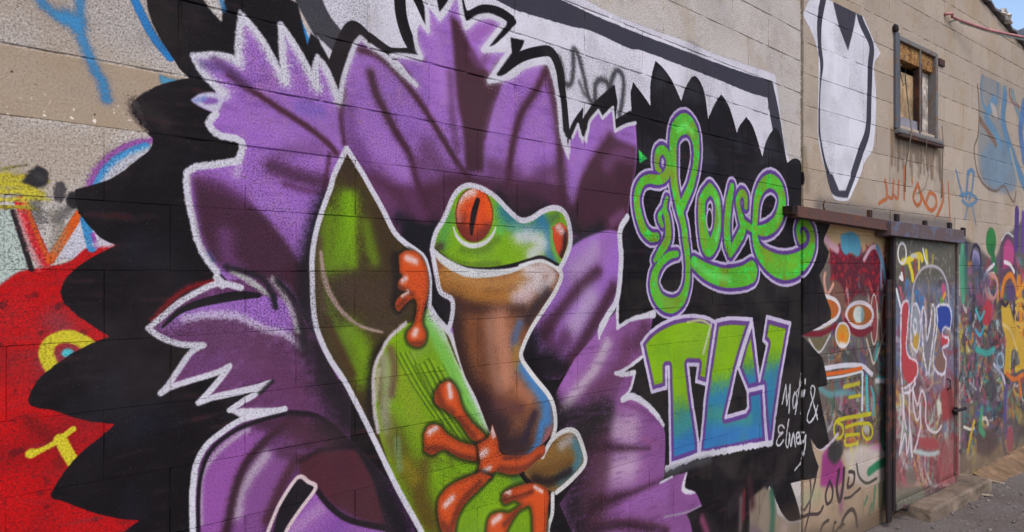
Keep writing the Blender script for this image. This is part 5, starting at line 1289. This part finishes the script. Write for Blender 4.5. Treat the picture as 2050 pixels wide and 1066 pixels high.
def cables():
    fr = RW
    def ray(x, y, Z): return Vector(((x - CX) / FOC * Z, Z, CAM_H + (HOR - y) / FOC * Z))
    def at(x, y, out):
        t, z = fr.tz(x, y); w = fr.world(float(t), float(z), out); return Vector(w)
    def run(name, label, pts, r, mat):
        o = obj(name, tube(pts, r, 7), mat); tag(o, label, 'cable')
        return o
    a = at(1890, 29, .0)
    P = [a, at(1893, 31, .05)]
    for x, y, Z in ((1906, 34, 5.56), (1922, 41, 5.6), (1945, 49, 5.66), (1975, 59, 5.74), (2010, 67, 5.84), (2050, 75, 5.96), (2110, 82, 6.2), (2180, 86, 6.5), (2300, 88, 7.)): P.append(ray(x, y, Z))
    run('red_cable', 'thick red and pink cable leaving the shed wall towards the sky', P, .0115, plain('red_sheath', (182, 124, 124), .25, 5, .5))
    b = at(1901, 44, .0)
    Q = [b, at(1905, 43, .05)]
    for x, y, Z in ((1924, 46, 5.62), (1946, 53, 5.68), (1976, 63, 5.76), (2010, 72, 5.86), (2050, 80, 5.98), (2110, 88, 6.2), (2180, 93, 6.5), (2300, 95, 7.)): Q.append(ray(x, y, Z))
    run('pale_cable', 'thin pale green cable hanging just below the red one', Q, .007, plain('pale_sheath', (176, 190, 182), .15, 5, .5))

def step_and_dirt():
    fr = RW
    r0, r1 = float(fr.tz(1803, 1000)[0]), float(fr.tz(1922, 970)[0])
    o = obj('door_step', box_mesh(r0 - .02, r1 + .05, -.22, .1, -.05, .1, .02, 3, 5, .0022, 3), plain('step_concrete', (122, 106, 92), .28, 5, .95, .7))
    o.location = fr.world(0); o.rotation_euler = (0, 0, math.pi / 2 - fr.th)
    tag(o, 'worn ochre concrete step under the sheet metal door', 'step')
    # loose stones along the foot of the wall
    rnd = random.Random(21)
    V, F = [], []
    ico = [(0, 0, 1), (.9, 0, .2), (.28, .85, .3), (-.72, .5, .2), (-.72, -.5, .3), (.28, -.85, .2), (.6, .4, -.6), (-.3, .7, -.6), (-.6, -.3, -.6), (.3, -.7, -.6)]
    fc = [(0, 1, 2), (0, 2, 3), (0, 3, 4), (0, 4, 5), (0, 5, 1), (1, 6, 2), (2, 7, 3), (3, 8, 4), (4, 9, 5), (5, 9, 1), (1, 9, 6), (2, 6, 7), (3, 7, 8), (4, 8, 9), (6, 9, 8, 7)]
    for i in range(2600):
        t = rnd.uniform(6.2, 13.5); out = abs(rnd.gauss(.1, .9)) + .03
        s = rnd.choice((.003, .004, .004, .005, .006, .006, .009, .013)) * rnd.uniform(.7, 1.4)
        w = Vector(fr.world(t, 0, out)); k = len(V); a = rnd.uniform(0, 6.28)
        for x, y, z in ico:
            x *= rnd.uniform(.7, 1.2); y *= rnd.uniform(.6, 1.1)
            V.append((w.x + (x * math.cos(a) - y * math.sin(a)) * s, w.y + (x * math.sin(a) + y * math.cos(a)) * s, .004 + (z + .4) * s * .7))
        F += [tuple(k + q for q in f) for f in fc]
    g = obj('gravel', mesh(V, F, 'gravel'), plain('stones', (122, 114, 110), .35, 3)); g['kind'] = 'stuff'; g['label'] = 'small loose stones scattered on the dirt by the wall'; g['category'] = 'gravel'
    sl = plain('pale_wood', (150, 136, 120), .3, 19)
    for x, y, L, an, lb in ((1952, 978, .26, .5, 'pale splinter of wood lying nearest the concrete step'), (1966, 994, .22, .35, 'pale splinter of wood lying out on the dirt alone'), (1985, 966, .3, .9, 'pale splinter of wood lying close to the wall foot')):
        Z = FOC * CAM_H / (y - HOR); c = ((x - CX) / FOC * Z, Z, .016)
        o = obj('wood_splinter', box_mesh(-L * .32, L * .32, -.012, .012, -.006, .006, .003, 1, 3, .003, int(x)), sl); o.location = c; o.rotation_euler = (.05, .03, -an); tag(o, lb, 'scrap wood', 'wood scraps on the dirt')
    # bank of earth blown against the wall beyond the step
    V, F = [], []
    n = 40
    for i in range(n + 1):
        t = 9.75 + (12.2 - 9.75) * i / n
        h = .05 + .05 * i / n + rnd.uniform(-.012, .012)
        for out, z in ((-.02, h + .01), (.05, h * .8), (.14, h * .35), (.3, -.01)): V.append(fr.world(t, z + rnd.uniform(-.006, .006), out + rnd.uniform(-.012, .012)))
    for i in range(n):
        for q in range(3): F.append((i * 4 + q, i * 4 + q + 1, i * 4 + q + 5, i * 4 + q + 4))
    d = obj('earth_bank', mesh(V, F, 'bank', True), plain('bank_earth', (124, 100, 78), .25, 9, .95, .5)); d['kind'] = 'structure'

def roof_and_far(ztop):
    fr = RW
    # sheet roof lying on the sloping wall head
    t0, t1 = T_BEG - .1, 12.5
    V, F = [], []
    n = 120
    for i in range(n + 1):
        t = t0 + (t1 - t0) * i / n
        for y in (-.035, 3.4):
            z = ztop(t) + .012
            V += [(t, y, z + .012 * math.sin(i * 1.3)), (t, y, z + .02 + .012 * math.sin(i * 1.3))]
    for i in range(n):
        a = i * 4; b = a + 4
        F += [(a, b, b + 2, a + 2), (a + 1, a + 3, b + 3, b + 1), (a, a + 1, b + 1, b), (a + 2, b + 2, b + 3, a + 3)]
    o = obj('sheet_roof', mesh(V, F, 'roof'), metal('roof_sheet', (110, 108, 110), (96, 84, 76), (70, 68, 70), .3, .6))
    o.location = fr.world(0); o.rotation_euler = (0, 0, math.pi / 2 - fr.th)
    tag(o, 'grey sheet roof resting on the sloping top of the shed wall', 'roof')
    # lump of white foam on the wall head
    rnd = random.Random(8)
    bm = bmesh.new(); bmesh.ops.create_icosphere(bm, subdivisions=3, radius=1)
    for v in bm.verts: v.co = v.co * (1 + .35 * math.sin(v.co.x * 5 + 1) * math.cos(v.co.z * 6) + rnd.uniform(-.12, .12)); v.co.x *= .13; v.co.y *= .05; v.co.z *= .035
    me = bpy.data.meshes.new('foam'); bm.to_mesh(me); bm.free()
    t, z = (float(v) for v in fr.tz(2004, 52)); o = obj('foam_lump', me, plain('white_foam', (206, 200, 192), .15, 9)); o.location = fr.world(t, ztop(t) + .05, .02); o.rotation_euler = (0, .18, math.pi / 2 - fr.th)
    tag(o, 'crumpled lump of white foam on the sloping wall top', 'foam')
    # neighbour house far behind
    h = thing('neighbour_house', 'pale house with overhanging grey roof beyond the shed', 'house', (15.2, 15.5, 0), R_(8))
    pl = plain('pale_render', (196, 190, 182), .08, 2)
    obj('wall', box_mesh(-4.2, 4, 0, 6, 0, 6.35, .02, 1), pl, h)
    roof = obj('roof', box_mesh(-4.7, 4.6, -.9, 6.6, 6.75, 6.95, .02, 1), plain('roof_slab', (150, 148, 150), .12, 3), h)
    eave = obj('eave', box_mesh(-4.4, 4.3, -.5, 6.2, 6.36, 6.74, .02, 1), plain('eave_wood', (74, 60, 50), .2, 3), roof)
    obj('green_gutter', box_mesh(-4.5, 4.4, -.72, -.52, 6.3, 6.44, .03, 2), plain('gutter_green', (112, 116, 74), .2, 4), roof)
    gl = plain('dark_glass', (52, 60, 68), .1, 2, .15, .02); fm = plain('window_frame_white', (190, 186, 180), .06, 4)
    for wx in (-2.9, -.6, 1.8):
        for wz in (1.0, 3.9):
            w = obj('window', box_mesh(wx, wx + 1.1, -.04, .03, wz, wz + 1.4, .01, 1), fm, h)
            obj('pane', box_mesh(wx + .07, wx + .52, -.05, -.041, wz + .07, wz + 1.33), gl, w)
            obj('pane', box_mesh(wx + .58, wx + 1.03, -.05, -.041, wz + .07, wz + 1.33), gl, w)
# ------------------------------------------------------------------ build everything
build_ground()
CL = Canvas(LW, 1.9, T_END + .03, -.02, 3.8, 480, 1); paint_left(CL)
build_left(CL)
CR = Canvas(RW, T_BEG - .02, 12.6, -.02, 3.6, 360, 2); paint_right(CR)
_, wall_mat, DOOR, WIN, ZTOP = build_right(CR)
build_room(DOOR, ZTOP)
DF = RW.nearer(.07)
_a, _b = DF.tz(np.array([1788., 1932.]), np.array([500., 500.]))[0]
CD = Canvas(DF, _a - .05, _b + .05, -.05, 2.2, 400, 3); paint_door(CD)
sheet_door(CD, DF)
rust_rail(wall_mat)
window(WIN, wall_mat)
step_and_dirt()
roof_and_far(ZTOP)
cables()
